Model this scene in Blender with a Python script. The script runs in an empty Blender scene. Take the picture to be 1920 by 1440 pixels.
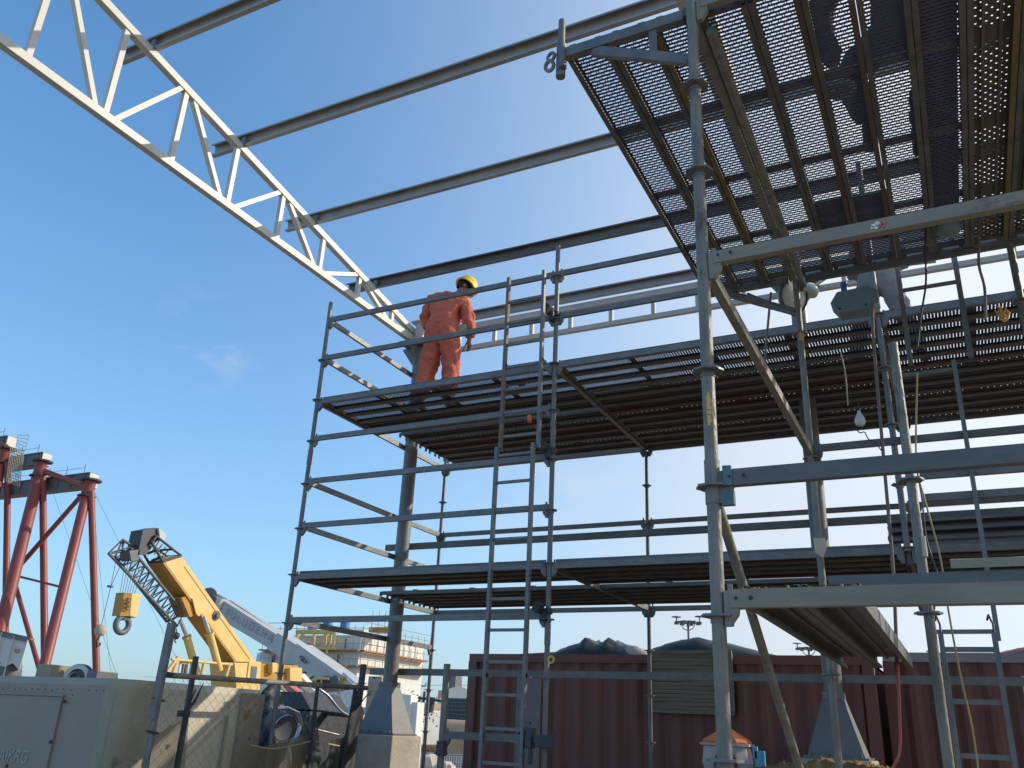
import bpy, bmesh, math, random
from mathutils import Vector as V, Matrix, noise
random.seed(7)
sc = bpy.context.scene
COL = sc.collection
R = math.radians

# ------------------------------------------------------------------ camera
F = 1611.5
yaw, pitch, roll = -.48028, .38161, .04718
CAM = V((0, 0, 1.6))
fwd = V((math.sin(yaw)*math.cos(pitch), math.cos(yaw)*math.cos(pitch), math.sin(pitch)))
r0 = V((math.cos(yaw), -math.sin(yaw), 0)); u0 = r0.cross(fwd)
c_, s_ = math.cos(roll), math.sin(roll)
CR, CU = c_*r0 + s_*u0, -s_*r0 + c_*u0
cam = bpy.data.objects.new("camera", bpy.data.cameras.new("camera"))
COL.objects.link(cam)
cam.matrix_world = Matrix(((CR.x, CU.x, -fwd.x, CAM.x), (CR.y, CU.y, -fwd.y, CAM.y), (CR.z, CU.z, -fwd.z, CAM.z), (0, 0, 0, 1)))
cam.data.sensor_width = 36; cam.data.lens = F/1920*36; cam.data.clip_end = 5000; cam.data.clip_start = .05
sc.camera = cam

def ray(x, y): return (x-960)/F*CR - (y-720)/F*CU + fwd
def at(x, y, ax, v):
    d = ray(x, y); i = 'XYZ'.index(ax)
    return CAM + d*((v-CAM[i])/d[i])
def atd(x, y, d): return CAM + ray(x, y)*d

# ------------------------------------------------------------------ materials
def nt(name):
    m = bpy.data.materials.new(name); m.use_nodes = True
    n = m.node_tree.nodes; l = m.node_tree.links
    return m, n, l, n["Principled BSDF"]
def mat(name, c1, c2=None, c3=None, scale=6, rough=.6, metal=0., bump=.15, bs=40, amt=.5, thr=.62, stretch=(1, 1, 1), spec=.5, trans=0.):
    m, n, l, b = nt(name)
    b.inputs["Roughness"].default_value = rough; b.inputs["Metallic"].default_value = metal
    b.inputs["Specular IOR Level"].default_value = spec
    tc = n.new("ShaderNodeTexCoord"); mp = n.new("ShaderNodeMapping"); mp.inputs["Scale"].default_value = stretch
    oi = n.new("ShaderNodeObjectInfo"); ad = n.new("ShaderNodeVectorMath"); ad.operation = 'MULTIPLY_ADD'
    l.new(oi.outputs["Random"], ad.inputs[0]); ad.inputs[1].default_value = (31, 17, 23)
    l.new(tc.outputs["Object"], mp.inputs["Vector"]); l.new(mp.outputs[0], ad.inputs[2])
    n1 = n.new("ShaderNodeTexNoise"); n1.inputs["Scale"].default_value = scale; n1.inputs["Detail"].default_value = 6; n1.inputs["Roughness"].default_value = .65
    l.new(ad.outputs[0], n1.inputs["Vector"])
    mx = n.new("ShaderNodeMix"); mx.data_type = 'RGBA'
    cr = n.new("ShaderNodeValToRGB"); cr.color_ramp.elements[0].position = .5-amt*.35; cr.color_ramp.elements[1].position = .5+amt*.35
    l.new(n1.outputs[0], cr.inputs[0]); l.new(cr.outputs[0], mx.inputs["Factor"])
    mx.inputs["A"].default_value = (*c1, 1); mx.inputs["B"].default_value = (*(c2 or c1), 1)
    out = mx.outputs["Result"]
    if c3:
        n2 = n.new("ShaderNodeTexNoise"); n2.inputs["Scale"].default_value = scale*.6; n2.inputs["Detail"].default_value = 8; n2.inputs["Roughness"].default_value = .75
        a2 = n.new("ShaderNodeVectorMath"); a2.inputs[1].default_value = (5, 9, 3); l.new(ad.outputs[0], a2.inputs[0]); l.new(a2.outputs[0], n2.inputs["Vector"])
        r2 = n.new("ShaderNodeValToRGB"); r2.color_ramp.elements[0].position = thr; r2.color_ramp.elements[1].position = thr+.1
        l.new(n2.outputs[0], r2.inputs[0]); m2 = n.new("ShaderNodeMix"); m2.data_type = 'RGBA'
        l.new(r2.outputs[0], m2.inputs["Factor"]); l.new(out, m2.inputs["A"]); m2.inputs["B"].default_value = (*c3, 1); out = m2.outputs["Result"]
    l.new(out, b.inputs["Base Color"])
    rr = n.new("ShaderNodeMapRange"); rr.inputs["To Min"].default_value = max(.05, rough-.15); rr.inputs["To Max"].default_value = min(1, rough+.15)
    l.new(n1.outputs[0], rr.inputs[0]); l.new(rr.outputs[0], b.inputs["Roughness"])
    if bump:
        n3 = n.new("ShaderNodeTexNoise"); n3.inputs["Scale"].default_value = bs; n3.inputs["Detail"].default_value = 5
        l.new(ad.outputs[0], n3.inputs["Vector"])
        bp = n.new("ShaderNodeBump"); bp.inputs["Strength"].default_value = bump; bp.inputs["Distance"].default_value = .02 if bump < 1 else .06
        l.new(n3.outputs[0], bp.inputs["Height"]); l.new(bp.outputs[0], b.inputs["Normal"])
    if trans:
        tr = n.new("ShaderNodeBsdfTranslucent"); ms = n.new("ShaderNodeMixShader"); ms.inputs[0].default_value = trans
        l.new(out, tr.inputs[0]); l.new(b.outputs[0], ms.inputs[1]); l.new(tr.outputs[0], ms.inputs[2]); l.new(ms.outputs[0], n["Material Output"].inputs[0])
    return m
M = {}
M['galv'] = mat('galvanised steel', (.135, .135, .135), (.215, .213, .208), (.11, .09, .07), scale=7, rough=.5, metal=.35, bump=.2, thr=.66)
M['galvn'] = mat('weathered galvanised tube', (.14, .135, .118), (.26, .248, .215), (.075, .066, .052), scale=14, rough=.55, metal=.25, bump=.35, bs=60, thr=.56, stretch=(1, 1, .35))
M['beam'] = mat('dusty galvanised ledger', (.215, .195, .155), (.30, .275, .22), (.09, .08, .055), scale=7, rough=.65, metal=.15, bump=.3, thr=.57, stretch=(.35, 1, 1))
M['beamd'] = mat('dark galvanised ledger', (.105, .105, .105), (.18, .18, .175), (.27, .265, .25), scale=6, rough=.55, metal=.3, bump=.2, thr=.62, stretch=(.35, 1, 1))
M['rusty'] = mat('rusty steel', (.16, .105, .085), (.22, .19, .17), (.20, .08, .05), scale=9, rough=.75, metal=.1, bump=.3, thr=.6)
M['plank'] = mat('plank channel steel', (.10, .098, .092), (.175, .17, .16), (.12, .095, .075), scale=5, rough=.6, metal=.3, bump=.2, thr=.62)
M['planky'] = mat('yellowed plank channel', (.20, .14, .04), (.13, .11, .06), (.08, .07, .05), scale=5, rough=.7, bump=.2, thr=.58)
M['plankr'] = mat('red oxide plank channel', (.10, .055, .045), (.12, .09, .075), (.07, .055, .05), scale=5, rough=.7, bump=.2, thr=.6)
M['white'] = mat('white truss paint', (.50, .485, .445), (.58, .565, .52), (.36, .335, .285), scale=3, rough=.45, bump=.06, thr=.70)
M['purlin'] = mat('galvanised purlin', (.29, .28, .265), (.38, .37, .35), (.22, .15, .12), scale=3, rough=.5, metal=.25, bump=.08, thr=.68)
M['column'] = mat('grey column paint', (.15, .15, .15), (.19, .188, .182), (.26, .235, .19), scale=2.5, rough=.45, metal=.1, bump=.08, thr=.68)
M['concrete'] = mat('pedestal concrete', (.36, .32, .26), (.46, .42, .35), (.24, .20, .16), scale=4, rough=.9, bump=.5, bs=30, thr=.62)
M['contred'] = mat('faded oxide red container paint', (.185, .075, .062), (.225, .10, .082), (.16, .095, .075), scale=1.5, rough=.65, bump=.1, thr=.60, stretch=(1, 1, .25))
M['contgrey'] = mat('grey primer rail', (.27, .27, .27), (.33, .33, .33), (.2, .12, .1), scale=3, rough=.6, bump=.1, thr=.68)
M['orange'] = mat('orange red coverall cloth', (.57, .125, .078), (.64, .17, .11), (.40, .085, .06), scale=5, rough=.9, bump=1., bs=9, thr=.6)
M['skin'] = mat('skin', (.30, .15, .10), (.36, .19, .13), scale=8, rough=.6, bump=.05)
M['hair'] = mat('black hair', (.02, .017, .015), (.03, .027, .025), scale=30, rough=.7, bump=.4)
M['yellow'] = mat('yellow helmet plastic', (.85, .55, .02), (.88, .60, .03), scale=3, rough=.3, bump=0)
M['boot'] = mat('dark boot leather', (.04, .035, .03), (.07, .06, .05), scale=9, rough=.7)
M['greycloth'] = mat('grey work cloth', (.22, .21, .215), (.30, .29, .29), (.18, .17, .165), scale=5, rough=.9, bump=.6, bs=14)
M['darkcloth'] = mat('dark work cloth', (.05, .05, .06), (.08, .08, .085), scale=5, rough=.9, bump=.6, bs=14)
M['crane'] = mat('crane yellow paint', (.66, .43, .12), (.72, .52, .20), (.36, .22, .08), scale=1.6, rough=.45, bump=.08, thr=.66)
M['craneo'] = mat('crane yellow with painted shade', (.42, .20, .03), (.48, .25, .04), (.22, .10, .03), scale=1.6, rough=.5, bump=.08, thr=.63)  # darker copy of the crane yellow, shade painted into the colour
M['dark'] = mat('dark machinery', (.03, .032, .04), (.06, .065, .075), scale=5, rough=.55, bump=.2)
M['dgrey'] = mat('dark grey machinery', (.09, .10, .115), (.14, .15, .165), scale=4, rough=.55, bump=.1)
M['lgrey'] = mat('light grey boom paint', (.42, .42, .42), (.50, .50, .50), (.33, .32, .30), scale=1.2, rough=.5, bump=.05, thr=.66)
M['rigwhite'] = mat('rust streaked white paint', (.66, .65, .61), (.74, .73, .70), (.36, .20, .11), scale=1.1, rough=.6, bump=.1, thr=.66, stretch=(2, 2, .35))
M['rust'] = mat('rust', (.32, .15, .07), (.42, .24, .12), scale=2, rough=.8)
M['blue'] = mat('blue paint', (.05, .16, .42), (.08, .22, .50), scale=3, rough=.5)
M['red'] = mat('red steel paint', (.20, .036, .032), (.25, .055, .046), (.19, .08, .07), scale=1.2, rough=.5, bump=.08, thr=.64, stretch=(2, 2, .4))
M['oran'] = mat('orange paint', (.70, .17, .04), (.76, .22, .06), scale=3, rough=.5, bump=.04)
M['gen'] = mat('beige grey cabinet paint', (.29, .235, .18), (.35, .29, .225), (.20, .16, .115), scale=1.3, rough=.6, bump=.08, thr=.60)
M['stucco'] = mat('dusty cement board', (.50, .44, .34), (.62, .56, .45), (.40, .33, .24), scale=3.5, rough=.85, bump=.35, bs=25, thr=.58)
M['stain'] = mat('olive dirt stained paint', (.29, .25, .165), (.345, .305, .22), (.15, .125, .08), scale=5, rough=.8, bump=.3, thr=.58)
M['wood'] = mat('weathered grey wood', (.17, .155, .115), (.25, .23, .18), (.09, .08, .06), scale=5, rough=.85, bump=.5, bs=20, stretch=(.3, 1, 3), thr=.6)
M['black'] = mat('black plastic', (.012, .012, .014), (.03, .03, .033), scale=6, rough=.5, bump=.3, bs=12)
M['tarp'] = mat('dark green grey tarpaulin', (.012, .018, .019), (.035, .045, .045), (.17, .17, .155), scale=2.2, rough=.45, bump=.6, bs=5, thr=.64)
M['tarpl'] = mat('pale dusty tarpaulin', (.30, .29, .26), (.42, .40, .36), (.12, .13, .12), scale=2, rough=.7, bump=.6, bs=6)
M['plastw'] = mat('pinkish white plastic', (.52, .44, .45), (.60, .52, .52), (.40, .36, .36), scale=5, rough=.5, bump=.05, thr=.64)
M['lblue'] = mat('light blue plastic', (.12, .42, .68), (.16, .48, .74), scale=5, rough=.45, bump=.03)
M['boxblue'] = mat('blue grey cabinet', (.13, .20, .235), (.17, .24, .27), scale=5, rough=.5, bump=.05)
M['lamp'] = mat('pale green white enamel', (.52, .56, .52), (.58, .62, .57), scale=4, rough=.35, bump=.03)
M['clampb'] = mat('teal painted clamp', (.07, .15, .19), (.11, .20, .24), (.2, .17, .14), scale=15, rough=.6, thr=.62)
M['chrome'] = mat('bright tube', (.62, .62, .62), (.7, .7, .7), scale=5, rough=.25, metal=.9, bump=0)
M['rope'] = mat('tan rope', (.38, .33, .24), (.46, .40, .30), scale=30, rough=.9)
M['redcord'] = mat('red hose', (.50, .10, .07), (.40, .10, .08), scale=6, rough=.5)
M['ycord'] = mat('yellow cable', (.42, .33, .12), (.36, .28, .11), scale=6, rough=.6)
M['netg'] = mat('green grey net', (.06, .08, .065), (.10, .12, .10), scale=6, rough=.9, bump=.5)
M['sand'] = mat('dusty yard ground', (.25, .20, .145), (.33, .27, .20), (.18, .14, .10), scale=.5, rough=.95, bump=.6, bs=4, thr=.58)
M['dirt'] = mat('brown soil', (.30, .17, .065), (.44, .27, .11), (.52, .38, .20), scale=9, rough=.95, bump=1., bs=40, thr=.6)
M['bank'] = mat('brown earth bank', (.33, .22, .13), (.42, .29, .18), (.24, .10, .05), scale=.6, rough=.95, bump=.5, bs=5, thr=.60)
M['pink'] = mat('dusty pink render', (.42, .27, .25), (.48, .32, .29), scale=1, rough=.9)
M['foliage'] = mat('dusty foliage', (.05, .07, .03), (.10, .11, .05), scale=8, rough=.8, trans=.2)
M['stone'] = mat('pale stone', (.50, .42, .32), (.60, .52, .42), scale=3, rough=.9, bump=.5)
M['paintred'] = mat('red paint mark', (.55, .16, .14), rough=.7, bump=0)
M['paintw'] = mat('cream paint mark', (.70, .68, .58), rough=.7, bump=0)
M['painty'] = mat('orange yellow paint mark', (.72, .42, .10), rough=.7, bump=0)
M['lettr'] = mat('faded white lettering', (.40, .375, .345), rough=.7, bump=0)
M['lettd'] = mat('grey lettering', (.24, .24, .25), rough=.7, bump=0)
M['lettk'] = mat('black lettering', (.03, .03, .03), rough=.7, bump=0)
M['cable'] = mat('black cable', (.04, .04, .045), rough=.5, bump=0)

def mathn(n, l, op, a, b=None, c=None):
    x = n.new("ShaderNodeMath"); x.operation = op
    for i, v in enumerate((a, b, c)):
        if v is None: continue
        if isinstance(v, (int, float)): x.inputs[i].default_value = v
        else: l.new(v, x.inputs[i])
    return x.outputs[0]
def holes(name, c1, c2, px, py, sx, sy, band=None, dots=True, stagger=True, rough=.6, metal=.3, swap=False):
    """sheet with a grid of slots cut through it (object space, slots along local X)"""
    m, n, l, b = nt(name)
    b.inputs["Roughness"].default_value = rough; b.inputs["Metallic"].default_value = metal
    tc = n.new("ShaderNodeTexCoord"); sp = n.new("ShaderNodeSeparateXYZ"); l.new(tc.outputs["Object"], sp.inputs[0])
    X, Y = (sp.outputs[1], sp.outputs[0]) if swap else (sp.outputs[0], sp.outputs[1])
    no = n.new("ShaderNodeTexNoise"); no.inputs["Scale"].default_value = 6; l.new(tc.outputs["Object"], no.inputs[0])
    mx = n.new("ShaderNodeMix"); mx.data_type = 'RGBA'; mx.inputs["A"].default_value = (*c1, 1); mx.inputs["B"].default_value = (*c2, 1)
    l.new(no.outputs[0], mx.inputs["Factor"]); l.new(mx.outputs["Result"], b.inputs["Base Color"])
    v = mathn(n, l, 'DIVIDE', Y, py); row = mathn(n, l, 'FLOOR', v)
    par = mathn(n, l, 'MULTIPLY', mathn(n, l, 'FLOORED_MODULO', row, 2), .5 if stagger else 0)
    u = mathn(n, l, 'ADD', mathn(n, l, 'DIVIDE', X, px), par)
    du = mathn(n, l, 'ABSOLUTE', mathn(n, l, 'SUBTRACT', mathn(n, l, 'FRACT', u), .5))
    dv = mathn(n, l, 'ABSOLUTE', mathn(n, l, 'SUBTRACT', mathn(n, l, 'FRACT', v), .5))
    # rounded slot: (du/sx)^4+(dv/sy)^2<1
    e = mathn(n, l, 'ADD', mathn(n, l, 'POWER', mathn(n, l, 'DIVIDE', du, sx), 4), mathn(n, l, 'POWER', mathn(n, l, 'DIVIDE', dv, sy), 2))
    h = mathn(n, l, 'LESS_THAN', e, 1)
    if dots:
        d2 = mathn(n, l, 'SUBTRACT', .5, du)
        e2 = mathn(n, l, 'ADD', mathn(n, l, 'POWER', mathn(n, l, 'DIVIDE', d2, .085), 2), mathn(n, l, 'POWER', mathn(n, l, 'DIVIDE', dv, .2), 2))
        h = mathn(n, l, 'MAXIMUM', h, mathn(n, l, 'LESS_THAN', e2, 1))
    if swap is False and name.endswith('sheet'):
        cl = n.new("ShaderNodeTexNoise"); cl.inputs["Scale"].default_value = 3.2; cl.inputs["Detail"].default_value = 5
        oi_ = n.new("ShaderNodeObjectInfo"); av = n.new("ShaderNodeVectorMath"); av.operation = 'MULTIPLY_ADD'; l.new(oi_.outputs["Random"], av.inputs[0]); av.inputs[1].default_value = (40, 20, 10); l.new(tc.outputs["Object"], av.inputs[2]); l.new(av.outputs[0], cl.inputs[0])
        h = mathn(n, l, 'MULTIPLY', h, mathn(n, l, 'LESS_THAN', cl.outputs[0], .69))
    if band:
        bb = mathn(n, l, 'ABSOLUTE', mathn(n, l, 'SUBTRACT', mathn(n, l, 'FRACT', mathn(n, l, 'DIVIDE', Y, band[0])), .5))
        h = mathn(n, l, 'MULTIPLY', h, mathn(n, l, 'LESS_THAN', bb, .5-band[1]))
        h = mathn(n, l, 'MULTIPLY', h, mathn(n, l, 'LESS_THAN', mathn(n, l, 'ABSOLUTE', X), band[2]))
    tr = n.new("ShaderNodeBsdfTransparent"); ms = n.new("ShaderNodeMixShader")
    l.new(h, ms.inputs[0]); l.new(b.outputs[0], ms.inputs[1]); l.new(tr.outputs[0], ms.inputs[2])
    l.new(ms.outputs[0], n["Material Output"].inputs[0])
    return m
M['perf'] = holes('perforated plank sheet', (.085, .095, .20), (.13, .14, .20), .047, .027, .335, .205, (.75, .0, .090))  # blue-violet cast of lens flare is put into the sheet colour
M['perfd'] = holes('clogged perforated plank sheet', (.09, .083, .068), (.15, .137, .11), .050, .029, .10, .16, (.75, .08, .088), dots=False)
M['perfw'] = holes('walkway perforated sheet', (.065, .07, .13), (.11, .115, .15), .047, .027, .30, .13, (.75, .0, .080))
M['stiff'] = mat('olive stiffener', (.22, .19, .12), (.30, .26, .18), (.14, .11, .07), scale=6)
M['solid'] = M['plank']
M['mesh'] = holes('welded blue mesh', (.03, .06, .14), (.05, .09, .18), .05, .05, .30, .30, dots=False, stagger=False)
M['net'] = holes('shade netting weave', (.10, .085, .05), (.16, .14, .09), .012, .012, .26, .26, dots=False, stagger=True, metal=0, rough=.9)
M['scr'] = holes('expanded grille', (.35, .35, .33), (.45, .45, .42), .09, .09, .38, .38, dots=False, stagger=False)

# ------------------------------------------------------------------ mesh builder
class MB:
    def __init__(s): s.v = []; s.f = []; s.m = []; s.sm = []; s.cur = 0; s.smooth = False
    def add(s, vs, fs, smooth=None):
        o = len(s.v); s.v += [tuple(p) for p in vs]
        for f in fs: s.f.append([i+o for i in f]); s.m.append(s.cur); s.sm.append(s.smooth if smooth is None else smooth)
    def box(s, c, d, mx=None):
        c = V(c); vs = []
        for x in (-.5, .5):
            for y in (-.5, .5):
                for z in (-.5, .5):
                    p = V((x*d[0], y*d[1], z*d[2]))
                    vs.append(c + (mx @ p if mx else p))
        s.add(vs, [(0, 1, 3, 2), (4, 6, 7, 5), (0, 4, 5, 1), (2, 3, 7, 6), (0, 2, 6, 4), (1, 5, 7, 3)], False)
    def frame(s, a, b, up=(0, 0, 1)):
        d = (b-a).normalized(); up = V(up)
        if abs(d.dot(up)) > .99: up = V((0, 1, 0))
        x = d.cross(up).normalized(); z = x.cross(d).normalized()
        return d, x, z
    def beam(s, a, b, w, h, up=(0, 0, 1)):
        a, b = V(a), V(b); d, x, z = s.frame(a, b, up)
        vs = [p + x*i*w/2 + z*j*h/2 for p in (a, b) for i, j in ((-1, -1), (1, -1), (1, 1), (-1, 1))]
        s.add(vs, [(3, 2, 1, 0), (4, 5, 6, 7), (0, 1, 5, 4), (1, 2, 6, 5), (2, 3, 7, 6), (3, 0, 4, 7)], False)
    def prof(s, a, b, pts, up=(0, 0, 1), closed=False, caps=False):
        """open thin profile swept a->b, pts in (side, up) plane"""
        a, b = V(a), V(b); d, x, z = s.frame(a, b, up); n = len(pts)
        vs = [p + x*i + z*j for p in (a, b) for i, j in pts]
        fs = [(k, (k+1) % n, n+(k+1) % n, n+k) for k in range(n if closed else n-1)]
        if caps: fs += [tuple(range(n))[::-1], tuple(range(n, 2*n))]
        s.add(vs, fs, False)
    def tube(s, pts, r, n=10, cap=True, r2=None):
        pts = [V(p) for p in pts]; o = len(s.v); N = len(pts); prev = None
        rings = []
        for i, p in enumerate(pts):
            t = (pts[min(i+1, N-1)]-pts[max(i-1, 0)]).normalized()
            if prev is None:
                up = V((0, 0, 1)) if abs(t.z) < .9 else V((0, 1, 0)); x = t.cross(up).normalized()
            else: x = (prev - t*prev.dot(t)).normalized()
            prev = x; y = t.cross(x)
            rr = r if r2 is None else r+(r2-r)*i/(N-1)
            rings += [p + (x*math.cos(2*math.pi*k/n)+y*math.sin(2*math.pi*k/n))*rr for k in range(n)]
        fs = [(i*n+k, i*n+(k+1) % n, (i+1)*n+(k+1) % n, (i+1)*n+k) for i in range(N-1) for k in range(n)]
        s.add(rings, fs, True)
        if cap:
            s.add([rings[k] for k in range(n)], [tuple(range(n))[::-1]], False)
            s.add([rings[(N-1)*n+k] for k in range(n)], [tuple(range(n))], False)
    def disc(s, c, r, t, n=16, axis=(0, 0, 1), hole=0, lobes=0):
        c = V(c); a = V(axis).normalized(); x = a.orthogonal().normalized(); y = a.cross(x)
        if hole:
            vs = []; 
            for zz in (-t/2, t/2):
                for rr in (r, hole):
                    vs += [c+a*zz+(x*math.cos(2*math.pi*k/n)+y*math.sin(2*math.pi*k/n))*rr for k in range(n)]
            fs = []
            for k in range(n):
                j = (k+1) % n
                fs += [(k, j, n+j, n+k)[::-1], (2*n+k, 2*n+j, 3*n+j, 3*n+k), (k, j, 2*n+j, 2*n+k), (n+k, n+j, 3*n+j, 3*n+k)[::-1]]
            s.add(vs, fs, False)
        else:
            vs = []
            for zz in (-t/2, t/2):
                for k in range(n):
                    rr = r*(1-.12*(k % 2)) if lobes else r
                    vs.append(c+a*zz+(x*math.cos(2*math.pi*k/n)+y*math.sin(2*math.pi*k/n))*rr)
            s.add(vs, [tuple(range(n))[::-1], tuple(range(n, 2*n))], False)
            s.add(vs, [(k, (k+1) % n, n+(k+1) % n, n+k) for k in range(n)], n > 12)
    def lathe(s, c, prof, n=20, axis=(0, 0, 1), smooth=True, sy=1):
        c = V(c); a = V(axis).normalized(); x = a.orthogonal().normalized() if abs(a.z) < .99 else V((1, 0, 0)); y = a.cross(x)
        vs = [c+a*h+(x*math.cos(2*math.pi*k/n)+y*math.sin(2*math.pi*k/n)*sy)*r for r, h in prof for k in range(n)]
        s.add(vs, [(i*n+k, i*n+(k+1) % n, (i+1)*n+(k+1) % n, (i+1)*n+k) for i in range(len(prof)-1) for k in range(n)], smooth)
    def quad(s, *p): s.add(p, [tuple(range(len(p)))], False)
    def prism(s, poly, off):
        n = len(poly); off = V(off); vs = [V(p) for p in poly]+[V(p)+off for p in poly]
        s.add(vs, [tuple(range(n))[::-1], tuple(range(n, 2*n))]+[(k, (k+1) % n, n+(k+1) % n, n+k) for k in range(n)], False)
    def build(s, name, mats, parent=None, loc=None, bevel=0):
        me = bpy.data.meshes.new(name); o = V(loc) if loc is not None else V((0, 0, 0))
        me.from_pydata([(p[0]-o.x, p[1]-o.y, p[2]-o.z) for p in s.v], [], s.f)
        if not isinstance(mats, (list, tuple)): mats = [mats]
        for m in mats: me.materials.append(M[m] if isinstance(m, str) else m)
        me.polygons.foreach_set("material_index", s.m); me.polygons.foreach_set("use_smooth", s.sm)
        me.update()
        bm = bmesh.new(); bm.from_mesh(me); bmesh.ops.recalc_face_normals(bm, faces=bm.faces) if len(bm.faces) < 20000 else None; bm.to_mesh(me); bm.free()
        ob = bpy.data.objects.new(name, me); COL.objects.link(ob)
        if parent is not None:
            ob.parent = parent; po = parent
            base = V((0, 0, 0))
            while po is not None: base += po.location; po = po.parent
            ob.location = o-base
        else: ob.location = o
        if bevel:
            b = ob.modifiers.new("bevel", 'BEVEL'); b.width = bevel; b.segments = 2; b.limit_method = 'ANGLE'
        return ob
def tag(o, label=None, cat=None, group=None, kind=None):
    if label: o['label'] = label
    if cat: o['category'] = cat
    if group: o['group'] = group
    if kind: o['kind'] = kind
    return o
def empty(name, loc, label, cat, group=None):
    o = bpy.data.objects.new(name, None); COL.objects.link(o); o.location = loc; o.empty_display_size = .1
    return tag(o, label, cat, group)
ORD = ['first', 'second', 'third', 'fourth', 'fifth', 'sixth', 'seventh', 'eighth', 'ninth', 'tenth', 'eleventh', 'twelfth', 'thirteenth', 'fourteenth', 'fifteenth', 'sixteenth']

# ------------------------------------------------------------------ scaffold kit
L = lambda k: 6.03-.5*k
def rosettes(st, x, y, ks, r=.062):
    for k in ks:
        mb = MB(); mb.disc((x, y, L(k)), r, .009, 16, lobes=1, hole=0); mb.disc((x, y, L(k)-.012), .031, .03, 12)
        mb.build('rosette', 'galv', st, loc=(x, y, L(k)))
def standard(sca, x, y, z0, z1, ks, mt='galv', r=.0242, rr=.062, joints=()):
    mb = MB(); mb.tube([(x, y, z0), (x, y, z1)], r, 20)
    for z in joints: mb.tube([(x, y, z-.09), (x, y, z+.09)], r+.004, 20)
    st = mb.build('standard', mt, sca, loc=(x, y, z0))
    rosettes(st, x, y, ks, rr)
    return st
def ledger(sca, a, b, mt='galv', w=.034, h=.057, name='ledger', ends=(1, 1), lift=.03, gap=.05, rnd=False):
    a, b = V(a)+V((0, 0, lift)), V(b)+V((0, 0, lift)); d = (b-a).normalized()
    A, B = a+d*gap, b-d*gap
    mb = MB()
    if rnd: mb.tube([A, B], h/2, 14)
    else: mb.beam(A, B, w, h)
    for p, s, e in ((a, 1, ends[0]), (b, -1, ends[1])):
        if not e: continue
        # wedge head, gusset below the rosette, and wedge pin
        side = d.cross(V((0, 0, 1)))
        q = p+d*s*.028
        poly = [(0, .03), (.05, .03), (.055, -.03), (.05, -.06), (.02, -.10), (0, -.10)]
        t = .03
        mb.prism([q+d*s*i+V((0, 0, j))-side*t/2 for i, j in poly], side*t)
        mb.beam(q+d*s*.022+V((0, 0, .055)), q+d*s*.022+V((0, 0, -.10)), .006, .018, up=d)
    return mb.build(name, mt, sca, loc=(A+B)/2)

far = empty('scaffold', (-3.3, 8.7, 0), 'long galvanised ringlock scaffold with two decks beside the grey steel columns', 'scaffold')
XS = [-6.3, -3.3, -.28, 2.7]; YF, YB = 7.25, 10.15
rng = lambda a, b: list(range(a, b+1))
standard(far, -6.3, YF, .12, 6.30, rng(1, 11), joints=(4.35,))
standard(far, -3.3, YF, .12, 6.40, rng(0, 11), joints=(2.4, 4.35))
standard(far, -.28, YF, 3.0, 6.60, rng(0, 6))
standard(far, 2.7, YF, .12, 6.40, rng(0, 11))
standard(far, -6.3, YB, .12, 4.98, rng(2, 11), r=.0225)
for x in XS[1:]: standard(far, x, YB, .12, 4.98, rng(2, 11), r=.0225)
mb = MB()
for x in XS:
    for y in (YF, YB):
        if x == -.28 and y == YF: continue
        mb.tube([(x, y, .01), (x, y, .3)], .017, 10); mb.box((x, y, .012), (.15, .15, .008)); mb.disc((x, y, .12), .05, .02, 8)
mb.build('base_jacks', 'galv', far)
for i in range(3):
    x0, x1 = XS[i], XS[i+1]
    fk = {0: (0, 1, 3, 4, 5, 7), 1: (0, 1), 2: (0, 1)}[i]
    for k in fk: ledger(far, (x0, YF, L(k)), (x1, YF, L(k)))
    for k in (2, 6): ledger(far, (x0, YF-.0, L(k)-.05), (x1, YF, L(k)-.05))
    for k in (2, 4, 6): ledger(far, (x0, YB, L(k)-(.05 if k != 4 else 0)), (x1, YB, L(k)-(.05 if k != 4 else 0)), mt='galv')
for i, x in enumerate(XS):
    for k in ((0, 1, 2, 4, 5, 6, 7) if i == 0 else (2, 6)):
        ledger(far, (x, YF, L(k)-(.05 if k in (2, 6) else 0)), (x, YB if not (i == 0 and k in (0, 1)) else YB, L(k)-(.05 if k in (2, 6) else 0)), name='transom')
standard(far, -6.3, YB+.0, 4.98, 6.2, (0, 1), r=.0225)
ledger(far, (-4.17, YF-.25, L(9)+.0), (-3.14, YF-.25, L(9)), mt='beamd', h=.062, ends=(1, 1), lift=0)

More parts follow.
